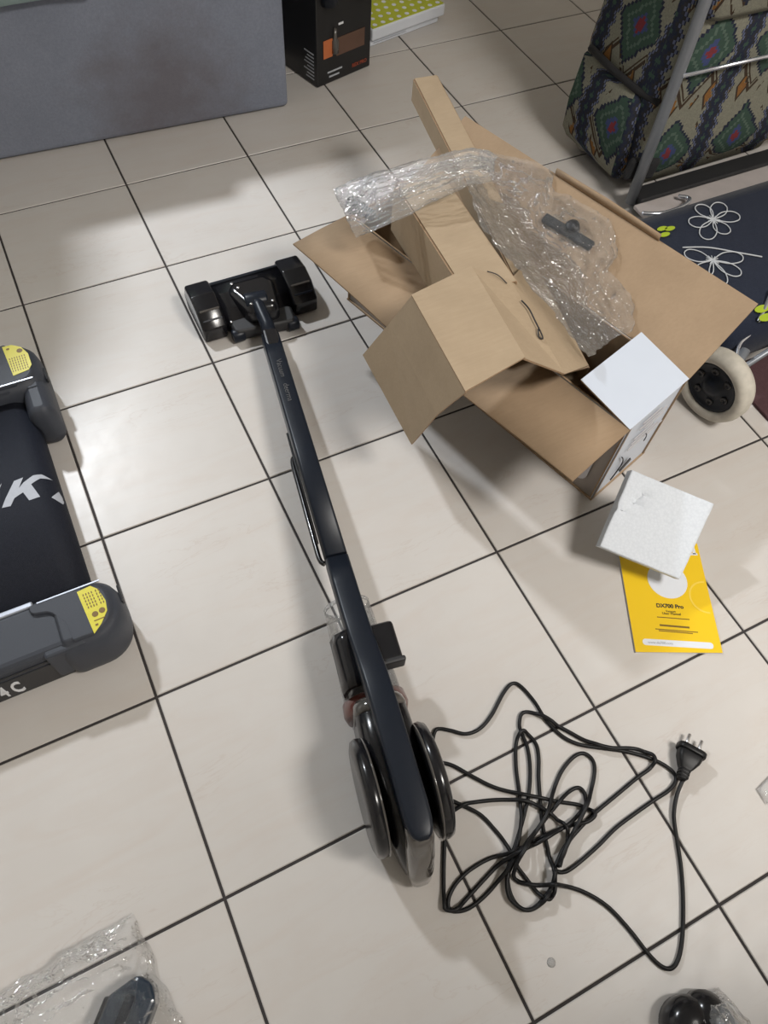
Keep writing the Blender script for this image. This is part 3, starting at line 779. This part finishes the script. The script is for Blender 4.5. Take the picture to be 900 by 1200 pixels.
# prints on the end panel and the side
b = B()
erot = Matrix((U, V, Z)).transposed()
for k in range(6):
    w = .05 + .06*random.random(); b.box(bp(.075+.01*(k % 3), -.0008, .185-.014*k), (w, .0008, .004), erot)
b.make('print_lines', M['label_grey'], ep)
b = B(); b.tube([bp(.035+.02*math.sin(k*.32), -.001, .105-.075*k/9) for k in range(10)], .0012, 6)
b.tube([bp(.095+.012*math.sin(k*.4), -.001, .120-.03*k/5) for k in range(6)], .001, 6)
b.make('print_curve', M['ink'], ep)
B().box(bp(.075, -.0015, .045), (.03, .002, .014), erot @ Matrix.Rotation(R(-35), 3, 'Y'), .0005).make('tape_scrap', M['ink'], ep)
b = B(); b.prism([bp(-.0008, q.x, q.y) for q in round_poly([(.028, .030, .02), (.115, .030, .02), (.115, .19, .02), (.028, .19, .02)], 5)], U*(-.0008))
pan = b.make('print_panel', M['label_grey'], box)
text_mesh('DX700', .040, frame_m(bp(-.002, .072, .112), -V, Z) @ Matrix.Rotation(R(90), 4, 'Z'), 'panel_lettering', M['ink'], pan)

# ------------------------------------------------------------------ cardboard inserts on top
km = [M['kraft'], M['kraft'], M['kraft_edge']]
# long narrow beam poking out past the far end
bm_ = thing('cardboard_beam', 'long narrow kraft tube poking out past the far end of the open carton', 'packaging', (.22, .2, .16))
f0 = Vector((.262, .578, .300)); f1 = Vector((.183, -.135, .200)); bw = Vector((.995, -.105, 0))*.048
ax = (f1-f0).normalized(); dn = Vector((0, 0, -.042))
B().sheet([[f0, f0+bw], [f1, f1+bw]], .0025, (0, 0, 2)).make('top_panel', km, bm_)
B().sheet([[f0, f1], [f0+dn, f1+dn]], .0025, (0, 0, 2)).make('side_panel', km, bm_)
B().sheet([[f0+bw, f1+bw], [f0+bw+dn, f1+bw+dn]], -.0025, (0, 0, 2)).make('side_panel', km, bm_)
B().sheet([[f0+dn, f0+bw+dn], [f1+dn, f1+bw+dn]], -.0025, (0, 0, 2)).make('bottom_panel', km, bm_)
e0 = f0-ax*.001
B().sheet([[e0, e0+bw], [e0+dn, e0+bw+dn]], .0025, (0, 0, 2)).make('end_panel', km, bm_)
# box-shaped insert with its sleeve spread like a roof
ins = thing('cardboard_insert', 'kraft box insert with wide flaps spread open over the carton', 'packaging', (.05, .05, .21))
def ip(px, py, h): return at(px, py, h)
cTL, cTN = ip(482, 244, .30), ip(530, 319, .30)
cd_ = (cTN-cTL).normalized()
c0 = cTL-cd_*.07; c1 = cTN+cd_*.05
cw = Vector((.993, -.118, 0))*.088; dz = Vector((0, 0, -.095))
B().sheet([[c0, c0+cw], [c1, c1+cw]], .003, (0, 0, 2)).make('top_panel', km, ins)
B().sheet([[c0, c1], [c0+dz, c1+dz]], .003, (0, 0, 2)).make('side_panel', km, ins)
B().sheet([[c0+cw, c1+cw], [c0+cw+dz*.55, c1+cw+dz*.55]], -.003, (0, 0, 2)).make('side_panel', km, ins)
B().sheet([[c0+cw+dz*.25, c0+cw*1.16+dz*.25], [c1+cw+dz*.25, c1+cw*1.16+dz*.25]], .003, (0, 0, 2)).make('ledge', km, ins)
B().sheet([[c0, c0+cw], [c0+dz, c0+cw+dz]], .003, (0, 0, 2)).make('end_panel', km, ins)
hb_ = .335
FL, FR, NR, NL = ip(482, 347, hb_), ip(552, 313, hb_), ip(615, 420, hb_), ip(545, 460, hb_)
sl = B().sheet([[FL, FR], [NL, NR]], .003, (0, 0, 2)).make('sleeve_top', km, ins)
c1_, c2_ = ip(456, 379, .245), ip(512, 486, .245)
B().sheet([[FL, NL], [c1_, c2_]], -.003, (0, 0, 2)).make('sleeve_side', km, ins)
B().sheet([[c1_, c2_], [ip(425, 416, .135), ip(482, 521, .110)]], -.003, (0, 0, 2)).make('sleeve_flap', km, ins)
r1_, r2_ = ip(598, 328, .304), ip(662, 438, .275)
B().sheet([[FR, NR], [r1_, r2_]], .003, (0, 0, 2)).make('sleeve_side', km, ins)
q1, q2 = ip(612, 312, .235), ip(690, 428, .212)
B().sheet([[r1_, r2_], [q1, q2]], .003, (0, 0, 2)).make('sleeve_flap', km, ins)
b = B()
b.tube(smooth_path([ip(571, 318, .325), ip(583, 322, .320), ip(594, 332, .310)], 4), .0009, 6)
b.tube(smooth_path([ip(611, 352, .304), ip(620, 362, .300), ip(627, 376, .297), ip(634, 390, .293), ip(636, 397, .291), ip(631, 394, .294), ip(631, 385, .296)], 4), .0012, 6)
b.make('slit', M['ink'], ins)

# ------------------------------------------------------------------ black hanger on the flap, plastic bags
rp0 = rf(0, 0)
def fp(px, py, d=0.): return at_plane(px, py, rp0, rf_n)+rf_n*d
hg = thing('wall_bracket', 'small black plastic bar with round knob lying on the big flap', 'bracket', fp(668, 275))
a_, b_ = fp(638, 257), fp(694, 291); dd = (b_-a_).normalized(); ww = rf_n.cross(dd)
b = B(); b.box((a_+b_)/2+rf_n*.006, ((b_-a_).length, .017, .010), Matrix((dd, ww, rf_n)).transposed(), .002); b.make('bar', M['black_matt'], hg)
c_ = fp(671, 269)
b = B(); b.lathe(c_, rf_n, [(0, .010), (0, .013), (.012, .013), (.015, .010), (.015, .004)], 24); b.make('knob', M['black_matt'], hg)

def crumple(rows_fn, ni, nj, amp, seed, puff, fa=5, fc=9, lat=.6):
    """closed flattened bag: two skins, rucked by ridged noise that runs along its length"""
    b = B(); so_ = Vector((seed*3.1, seed*1.7, seed))
    def rid(a, c, fa, fc, k):
        w = noise.noise(Vector((a*fa*.5, c*fc*.5, k))+so_)*1.2
        v = 1-abs(noise.noise(Vector((a*fa+w, c*fc+w, k*7.3))+so_))*2.2
        return v*abs(v)
    for side in (1, -1):
        g = []
        for i in range(ni+1):
            r_ = []
            for j in range(nj+1):
                a, c = i/ni, j/nj
                p, nrm = rows_fn(a, c)
                edge = min(1, min(a, 1-a)*9)*min(1, min(c, 1-c)*7)
                n1 = rid(a, c, fa, fc, side)*.55 + rid(a, c, fa*2.6, fc*2.2, 3+side)*.4 + rid(a, c, fa*6, fc*5, 9)*.22
                off = side*puff*math.sqrt(max(edge, 0)) + amp*n1*(.3+.7*edge)*(1 if side > 0 else .5)
                l_ = Vector((noise.noise(p*32+so_), noise.noise(p*32-so_), 0))*amp*lat + Vector((noise.noise(p*90+so_), noise.noise(p*90-so_), 0))*amp*lat*.5
                r_.append(b.bm.verts.new(p+nrm*max(off, -puff)+l_))
            g.append(r_)
        for i in range(ni):
            for j in range(nj): b.face((g[i][j], g[i][j+1], g[i+1][j+1], g[i+1][j]), 0, True)
    return b
def lerp_line(pts, a):
    x = a*(len(pts)-1); i = min(int(x), len(pts)-2); f = x-i
    return [pts[i][k]*(1-f)+pts[i+1][k]*f for k in range(len(pts[0]))]
def bag_fn(top, bot):
    def fn(a, c):
        p = lerp_line(top, a); q = lerp_line(bot, a)
        r_ = at(p[0]*(1-c)+q[0]*c, p[1]*(1-c)+q[1]*c, p[2]*(1-c)+q[2]*c+math.sin(c*math.pi)*.012)
        return r_, Vector((0, 0, 1))
    return fn
b = crumple(bag_fn([(389, 222, .27), (440, 204, .315), (495, 190, .335), (552, 177, .345), (582, 184, .345)], [(418, 280, .265), (448, 266, .30), (500, 240, .325), (548, 217, .335), (578, 212, .335)]), 130, 56, .010, 1, .010, 2.6, 8, .35)
o = b.make('plastic_bag', M['film'], None, loc=at(480, 225, .30)); o['label'] = 'crumpled clear plastic bag draped across the narrow kraft tube'; o['category'] = 'plastic bag'
tn = thing('nozzle_tool', 'dark blue-black plastic nozzle wrapped in the end of the draped clear bag', 'attachment', at(428, 248, .27))
n0, n1 = at(412, 240, .268), at(440, 254, .272)
ndir = (n1-n0).normalized()
b = B(); b.lathe(n0, ndir, [(0, .010), (.004, .014), (.02, .014), (.032, .010), (.05, .009)], 18); b.make('barrel', M['tool_blue'], tn)
B().lathe(n0, ndir, [(-.003, .008), (-.003, .0155), (.004, .0155), (.005, .012)], 18).make('collar', M['black_gloss'], tn)

def fl_h(px, py): return fp(px, py).z
def bag2(a, c):
    top = [(566, 180), (592, 186), (622, 190), (645, 202), (652, 226), (690, 244), (716, 262), (726, 296), (716, 322), (738, 348), (744, 388)]
    bot = [(545, 218), (562, 262), (590, 300), (622, 335), (650, 368), (668, 392), (690, 418)]
    hb = [.325, .315, .305, .290, .275, .268, .262]
    p = lerp_line(top, a); q = lerp_line(bot, a); h = lerp_line([(x,) for x in hb], a)[0]
    e = at(q[0], q[1], h); f = fp(p[0], p[1], .006)
    r_ = e.lerp(f, 1-c)
    m_ = fp(p[0]*(1-c)+q[0]*c, p[1]*(1-c)+q[1]*c, .008)
    k = max(0, min(1, (1-c)*1.9))
    r_ = r_.lerp(m_, k*k*(3-2*k)) if c < .999 else r_
    return r_, rf_n
b = crumple(bag2, 140, 84, .009, 2, .005, 6, 10, .9)
o = b.make('plastic_bag', M['film_soft'], None, loc=fp(650, 290)); o['label'] = 'large crumpled clear plastic bag spread along the big raised flap'; o['category'] = 'plastic bag'
# ------------------------------------------------------------------ foam slab and manual
mn = thing('instruction_manual', 'yellow instruction manual lying on the tiles under the foam slab', 'booklet', at(790, 700))
mBL, mBR, mTR = at(745, 764, .004), at(847, 765, .004), at(817, 637, .004)
mx = (mBR-mBL).normalized(); my = Z.cross(mx); mw = (mBR-mBL).length; mh = (mTR-mBR).dot(my); skew = (mTR-mBR).dot(mx)
mrot = Matrix((mx, my, Z)).transposed()
mc = mBL+mx*(mw/2)+my*(mh/2); mc.z = 0
B().prism([mBL-Z*.0036, mBR-Z*.0036, mBR+my*mh+mx*skew-Z*.0036, mBL+my*mh+mx*skew-Z*.0036], Z*.0024).make('pages', M['paper'], mn)
B().prism([mBL-Z*.0012, mBR-Z*.0012, mBR+my*mh+mx*skew-Z*.0012, mBL+my*mh+mx*skew-Z*.0012], Z*.0012).make('cover', M['manual'], mn)
def mp_(px, py, d=.0): return at(px, py, .004+d)
c_ = mp_(782, 680)
B().cyl(c_, c_+Z*.0003, .034, n=40).make('white_disc', M['paper'], mn)
b = B(); cc = mp_(828, 700); pts = [cc+mx*(.030*math.cos(a))+my*(.030*math.sin(a)) for a in [R(85+k*8) for k in range(24)]]
b.sheet([[p, p+(cc-p).normalized()*.003] for p in pts], .0002); b.make('faint_ring', M['manual_lt'], mn)
w0, w1 = mp_(753, 752), mp_(836, 757); wl = (w1-w0).length; wd = (w1-w0).normalized(); we = Z.cross(wd)
b = B(); b.prism([w0+wd*q.x+we*q.y for q in round_poly([(0, -.0055, .005), (wl, -.0055, .005), (wl, .0055, .005), (0, .0055, .005)], 5)], Z*.0003); wb = b.make('white_bar', M['paper'], mn)
b = text_mesh('www.dx700.com', .006, frame_m(mp_(774, 753.4, .0005), wd, we), 'bar_print', M['ink_grey'], wb)
text_mesh('DX700 Pro', .0098, frame_m(mp_(785, 710.5, .0003), wd, we), 'title_print', M['ink'], mn, offset=.0003)
text_mesh('Vacuum', .0052, frame_m(mp_(786, 716.5, .0003), wd, we), 'subtitle_print', M['ink'], mn)
text_mesh('User Manual', .0062, frame_m(mp_(787, 719.3, .0003), wd, we), 'subtitle_print', M['ink'], mn)
b = B()
for (x0, y0, x1, y1, th_) in ((770, 723, 808, 726, .0008), (773, 732.5, 808, 735.5, .0016), (768, 737, 818, 741, .0008), (772, 739, 812, 742.5, .0008)):
    p, q = mp_(x0, y0), mp_(x1, y1); e_ = Z.cross((q-p).normalized())*th_
    b.prism([p-e_, q-e_, q+e_, p+e_], Z*.0002)
b.make('fine_print', M['brown_ink'], mn)
b = B(); lg = mp_(809, 646); ms = -.0
for k in range(3):
    b.box(lg+mx*(-.010+.008*k)+my*.002+Z*.0002, (.0055, .016-.003*(k % 2), .0004), mrot); 
b.box(lg+my*(-.006)+Z*.0002, (.022, .004, .0004), mrot); b.make('logo_print', M['paper'], mn)

TL, TR, BR_, BL_ = at(735, 552, .118), at(833, 592, .092), at(790, 678, .030), at(698, 640, .056)
TR = (TR+TL+BR_-BL_)/2; 
fn_ = (TR-TL).cross(BL_-TL).normalized(); fn_ = fn_ if fn_.z > 0 else -fn_
fm = thing('foam_slab', 'white foam packing slab tilted against the carton end over the manual', 'packaging', (at(765, 615, 0)))
b = B(); nn = 44; rows = []
d1, d2 = at(707, 578, 0), 0
for i in range(nn+1):
    r_ = []
    for j in range(nn+1):
        a, c = i/nn, j/nn
        p = TL.lerp(TR, c).lerp(BL_.lerp(BR_, c), a)
        dent = 0
        for (aa, cc_, w_, dp) in ((.22, .25, .055, .006), (.36, .20, .06, .0075), (.29, .17, .035, .004), (.50, .11, .05, .004)):
            dent += dp*math.exp(-(((a-aa)/w_)**2+((c-cc_)/(w_*1.3))**2))
        r_.append(p-fn_*(dent+.0002*noise.noise(p*60)))
    rows.append(r_)
b.sheet(rows, .020, smooth=True)
b.make('slab', M['foam'], fm)

# ------------------------------------------------------------------ tapestry shopping trolley
tr = thing('tapestry_trolley', 'shopping trolley with a woven geometric tapestry bag on a grey frame', 'shopping trolley', (.97, .53, 0))
def uvloft(levels, name, mat, parent, n=10, r=.05):
    b = B(); uvl = b.bm.loops.layers.uv.new('UVMap'); rings = []; us = []
    for (x0, x1, y0, y1, z) in levels:
        poly = round_poly([(x0, y0, r), (x1, y0, r), (x1, y1, r), (x0, y1, r)], n)
        pts = []
        m_ = len(poly); per = 0; uu = [0]
        for i in range(m_):
            a, q = poly[i], poly[(i+1) % m_]
            pts.append(a)
            per += (q-a).length; uu.append(per)
        rings.append([Vector((p.x+.012*noise.noise(Vector((p.x*6, p.y*6, z*7))), p.y+.012*noise.noise(Vector((p.x*6+5, p.y*6, z*7))), z)) for p in pts]); us.append(uu)
    vs = [b.ring(r_) for r_ in rings]; m_ = len(vs[0]); vz = 0
    for k in range(len(vs)-1):
        v1 = vz+(rings[k+1][0]-rings[k][0]).length
        for i in range(m_):
            f = b.face((vs[k][i], vs[k][(i+1) % m_], vs[k+1][(i+1) % m_], vs[k+1][i]), 0, True)
            for l, (uu, vv) in zip(f.loops, ((us[k][i], vz), (us[k][i+1], vz), (us[k+1][i+1], v1), (us[k+1][i], v1))): l[uvl].uv = (uu, vv)
        vz = v1
    b.face(list(reversed(vs[0]))); b.face(vs[-1])
    return b.make(name, mat, parent)
bx0, bx1, by0, by1 = .785, 1.30, .405, .69
zl = [.012, .03, .07, .12, .18, .24, .30, .36, .42, .50, .58, .62]
lv = []
zl = zl[:-1]+[.66, .78, .86, .88]
for z in zl:
    k = .03 if z < .04 else (.012 if z < .05 else 0)
    bul = .012*math.sin(min(1, z/.5)*math.pi)
    lv.append((bx0+k-bul, bx1-k+bul, by0+k-bul, by1-k+bul, z))
uvloft(lv, 'bag', M['tapestry'], tr)
uvloft([(.765, .80, .45, .665, .03), (.755, .80, .445, .675, .05), (.752, .80, .44, .68, .12), (.757, .80, .445, .675, .215), (.770, .80, .455, .665, .232)], 'side_pocket', M['tapestry'], tr, 6, .014)
uvloft([(.80, 1.32, .385, .55, .405), (.79, 1.33, .375, .56, .42), (.79, 1.33, .385, .62, .60), (.80, 1.32, .42, .66, .645)], 'top_flap', M['tapestry'], tr, 6, .03)
b = B(); b.tube([(.780, .412, .236), (.764, .47, .236), (.760, .56, .236), (.766, .655, .236)], .008, 8); b.make('zip_tape', M['webbing'], tr)
b = B(); b.box((.79, .402, .085), (.09, .02, .05), Matrix.Rotation(R(12), 3, 'Y'), .008); b.make('buckle_strap', M['webbing'], tr)
t0, t1 = at(736, 246, .035), None
t0 = Vector((.762, .372, .022)); 
b = B(); b.tube([t0, t0+Vector((.012, .012, .2)), t0+Vector((.03, .033, .48)), t0+Vector((.04, .04, .95))], .0125, 16); b.make('frame_tube', M['tube_grey'], tr)
t2 = t0+Vector((.52, -.01, 0))
b = B(); b.tube([t2, t2+Vector((.012, .012, .2)), t2+Vector((.03, .033, .48)), t2+Vector((.04, .04, .95))], .0125, 16); b.make('frame_tube', M['tube_grey'], tr)
b = B(); b.cyl(t0+Vector((.018, .008, .287)), t2+Vector((.018, .008, .29)), .0042, n=12); b.make('cross_rod', M['chrome'], tr)
B().box((1.02, .318, .030), (.54, .06, .010), None, .003).make('base_plate', M['base_plate'], tr)
B().box((1.03, .372, .026), (.52, .05, .03), None, .005).make('base_tray', M['black_matt'], tr)
b = B(); b.tube(smooth_path([at(752, 250, .05), at(775, 250, .055), at(800, 242, .055), at(808, 233, .05), at(795, 230, .045)], 6), .005, 10); b.make('curved_stay', M['chrome'], tr)
for x in (.80, 1.28):
    B().lathe((x, .62, .03), (1, 0, 0), [(-.012, .012), (-.012, .029), (.012, .029), (.012, .012)], 20).make('wheel', M['tyre'], tr)

# ------------------------------------------------------------------ navy floral trolley bag with the white wheel
nv = thing('floral_trolley', 'navy trolley bag with white flower outlines lying behind the big flap', 'shopping trolley', (.8, .05, 0))
lv = [(.60, 1.22, -.13, .225, .020), (.59, 1.23, -.14, .235, .04), (.59, 1.23, -.14, .235, .09), (.60, 1.22, -.13, .225, .113), (.63, 1.19, -.10, .195, .122)]
uvloft(lv, 'bag', M['navy'], nv, 8, .04)
def np_(px, py): return at(px, py, .1245)
b = B()
def petal_ring(c, tip, wid):
    c = np_(*c); t_ = np_(*tip); d = t_-c; e = Vector((-d.y, d.x, 0)).normalized()*wid
    pts = smooth_path([c, c+d*.45+e, c+d*.85+e*.9, t_, c+d*.85-e*.9, c+d*.45-e, c], 5)
    b.tube(pts, .0013, 5)
for c, tips in (((836, 257), ((808, 262), (826, 280), (852, 274), (866, 252), (846, 238), (818, 240))), ((835, 305), ((802, 296), (818, 325), (846, 334), (868, 322), (870, 300)))):
    for tp in tips: petal_ring(c, tp, .016)
    for k in range(12):
        a = k*.52; p = np_(*c); b.tube([p, p+Vector((math.cos(a), math.sin(a), 0))*.014], .0011, 5)
b.tube(smooth_path([np_(800, 290), np_(830, 290), np_(865, 296), np_(893, 301)], 5), .0016, 5)
b.make('flower_print', M['flower'], nv)
for (x, y, a_, b_) in ((776, 268, .013, .006), (785, 268, .013, .006), (779, 275, .013, .006), (893, 362, .018, .009), (898, 372, .018, .009)):
    c = np_(x, y); B().prism([c+Vector((a_*math.cos(q), b_*math.sin(q), 0)) for q in [k*math.pi/6 for k in range(12)]], (0, 0, .001)).make('leaf_print', M['leaf'], nv)
WC = Vector((.512, -.205, .0755)); wa = Vector((-.985, -.17, 0)).normalized()
WC = WC + Vector((.018, .012, 0))
b = B(); b.lathe(WC, wa, [(-.020, .052), (-.022, .062), (-.018, .071), (-.008, .0745), (.006, .0745), (.015, .071), (.019, .063), (.018, .055), (.014, .052), (-.020, .052)], 40)
wh = b.make('wheel', M['tyre'], nv)
b = B(); b.lathe(WC, wa, [(-.018, .02), (-.018, .0525), (.010, .0525), (.013, .050), (.010, .046), (.007, .030), (.012, .018), (.018, .014), (.018, .004)], 32); b.make('hub', M['black_satin'], wh)
a1 = Z; a2 = wa.cross(Z)
for k in range(6):
    an = k*math.pi/3+.3; p = WC+(a1*math.cos(an)+a2*math.sin(an))*.034
    B().lathe(p+wa*.006, wa, [(0, .009), (.004, .008), (.005, .005), (.002, .003)], 14).make('hub_boss', M['black_gloss'], wh)
B().cyl(WC-wa*.02, WC-wa*.62, .006, n=12).make('axle', M['tube_grey'], nv)
b = B(); b.tube(smooth_path([WC-wa*.06, at(866, 405, .09), at(880, 390, .10), at(893, 368, .12), at(905, 340, .13)], 6), .004, 8); b.make('wire_stay', M['chrome'], nv)
b = B(); b.cyl(WC-wa*.045+Z*-.02, at(874, 410, .09), .009, n=12); b.make('strut', M['tube_grey'], nv)
# ------------------------------------------------------------------ maroon rug at the right edge
rg = thing('rug', 'maroon flat rug peeking in at the right edge by the white wheel', 'rug', (1.0, -.3, 0))
r0 = at(880, 474); 
B().box((.640+.5, -.13-.5, .004), (1.0, 1.0, .008), None, .002).make('pile', M['rug'], rg)
b = B(); b.cyl((.648, -.118, .014), (1.3, -.06, .014), .003, n=8); o = b.make('thin_rod', M['chrome'], None, loc=(.9, -.1, .01)); o['label'] = 'thin bright metal rod lying along the far edge of the maroon rug'; o['category'] = 'rod'

# ------------------------------------------------------------------ bagged attachments at the bottom corners, scraps
def bag_flat(quadpx, hs):
    def fn(a, c):
        p = [quadpx[0][k]*(1-a)+quadpx[1][k]*a for k in (0, 1)]; q = [quadpx[3][k]*(1-a)+quadpx[2][k]*a for k in (0, 1)]
        r_ = at(p[0]*(1-c)+q[0]*c, p[1]*(1-c)+q[1]*c, 0); dome = (math.sin(a*math.pi)*math.sin(c*math.pi))**.5*hs
        r_.z = .004+dome; return r_, Vector((0, 0, 1))
    return fn
b = crumple(bag_flat([(-40, 1190), (158, 1070), (222, 1215), (40, 1330)], .050), 60, 60, .010, 3, .003, 5, 8)
for v in b.bm.verts: v.co.z = max(v.co.z, .001)
o = b.make('plastic_bag', M['film_floor'], None, loc=at(90, 1190)); o['label'] = 'clear plastic bag with a tool inside at the bottom left'; o['category'] = 'plastic bag'
at1 = thing('crevice_attachment', 'dark blue-grey plastic attachment inside the bag at bottom left', 'attachment', at(155, 1190))
ac = at(152, 1182, .018); ad = Vector((.42, .62, 0)).normalized()
ad = (at(166, 1150, .02)-at(140, 1215, .02)); ad.z = 0; ad.normalize(); ae = Vector((ad.y, -ad.x, 0))
arot = Matrix((ae, ad, Z)).transposed()
poly = [(-.026, -.07), (.030, -.07), (.030, .018), (.016, .034), (-.004, .036), (-.028, .006)]
b = B(); b.prism([ac+ae*x+ad*y-Z*.016 for x, y in poly], Z*.034, bevel=.006, seg=3); b.make('body', M['tool_blue'], at1)
b = B(); b.prism([ac+ae*q.x+ad*q.y+Z*.0185 for q in round_poly([(-.006, -.02, .004), (.006, -.02, .004), (.006, .016, .004), (-.006, .016, .004)], 4)], Z*.002, bevel=.0005); b.make('button', M['black_satin'], at1)
B().box(ac+ae*(-.028)+ad*(-.02)+Z*.006, (.008, .05, .016), arot, .003).make('clip', M['black_gloss'], at1)

at2 = thing('brush_attachment', 'glossy black round brush attachment at the bottom right corner', 'attachment', at(815, 1200))
c0_ = at(806, 1199, .02)
b = B(); b.skin([[c0_+Vector((math.cos(2*math.pi*i/24)*.034*k, math.sin(2*math.pi*i/24)*.030*k, z)) for i in range(24)] for z, k in ((-.018, .85), (-.012, 1), (.004, 1), (.016, .85), (.022, .55), (.024, .1))]); b.make('head', M['black_gloss'], at2)
c1q = at(833, 1197, .02)
b = B(); b.skin([[c1q+Vector((math.cos(2*math.pi*i/24)*.027*k, math.sin(2*math.pi*i/24)*.036*k, z)) for i in range(24)] for z, k in ((-.018, .85), (-.010, 1), (.006, 1), (.018, .8), (.024, .5), (.026, .1))]); b.make('socket', M['black_gloss'], at2)
b = crumple(bag_flat([(800, 1170), (838, 1158), (905, 1235), (815, 1250)], .050), 50, 50, .008, 4, .003, 3, 5)
for v in b.bm.verts: v.co.z = max(v.co.z, .001)
o = b.make('plastic_bag', M['film'], None, loc=at(850, 1190)); o['label'] = 'small clear plastic wrapper over the black attachment at bottom right'; o['category'] = 'plastic bag'
b = crumple(bag_flat([(886, 925), (905, 906), (925, 925), (898, 944)], .006), 24, 24, .002, 5, .0015, 2, 3)
for v in b.bm.verts: v.co.z = max(v.co.z, .001)
o = b.make('plastic_scrap', M['film'], None, loc=at(900, 925)); o['label'] = 'tiny clear plastic scrap on the tile at the right edge below the plug'; o['category'] = 'scrap'
b = B(); d0 = at(646, 1128); b.lathe(d0, (0, 0, 1), [(0, .006), (.0006, .0055), (.0016, .003), (.002, .0005)], 14)
o = b.make('plastic_chip', M['film'], None, loc=d0); o['label'] = 'tiny clear chip on the tile below the tangled black cord'; o['category'] = 'scrap'
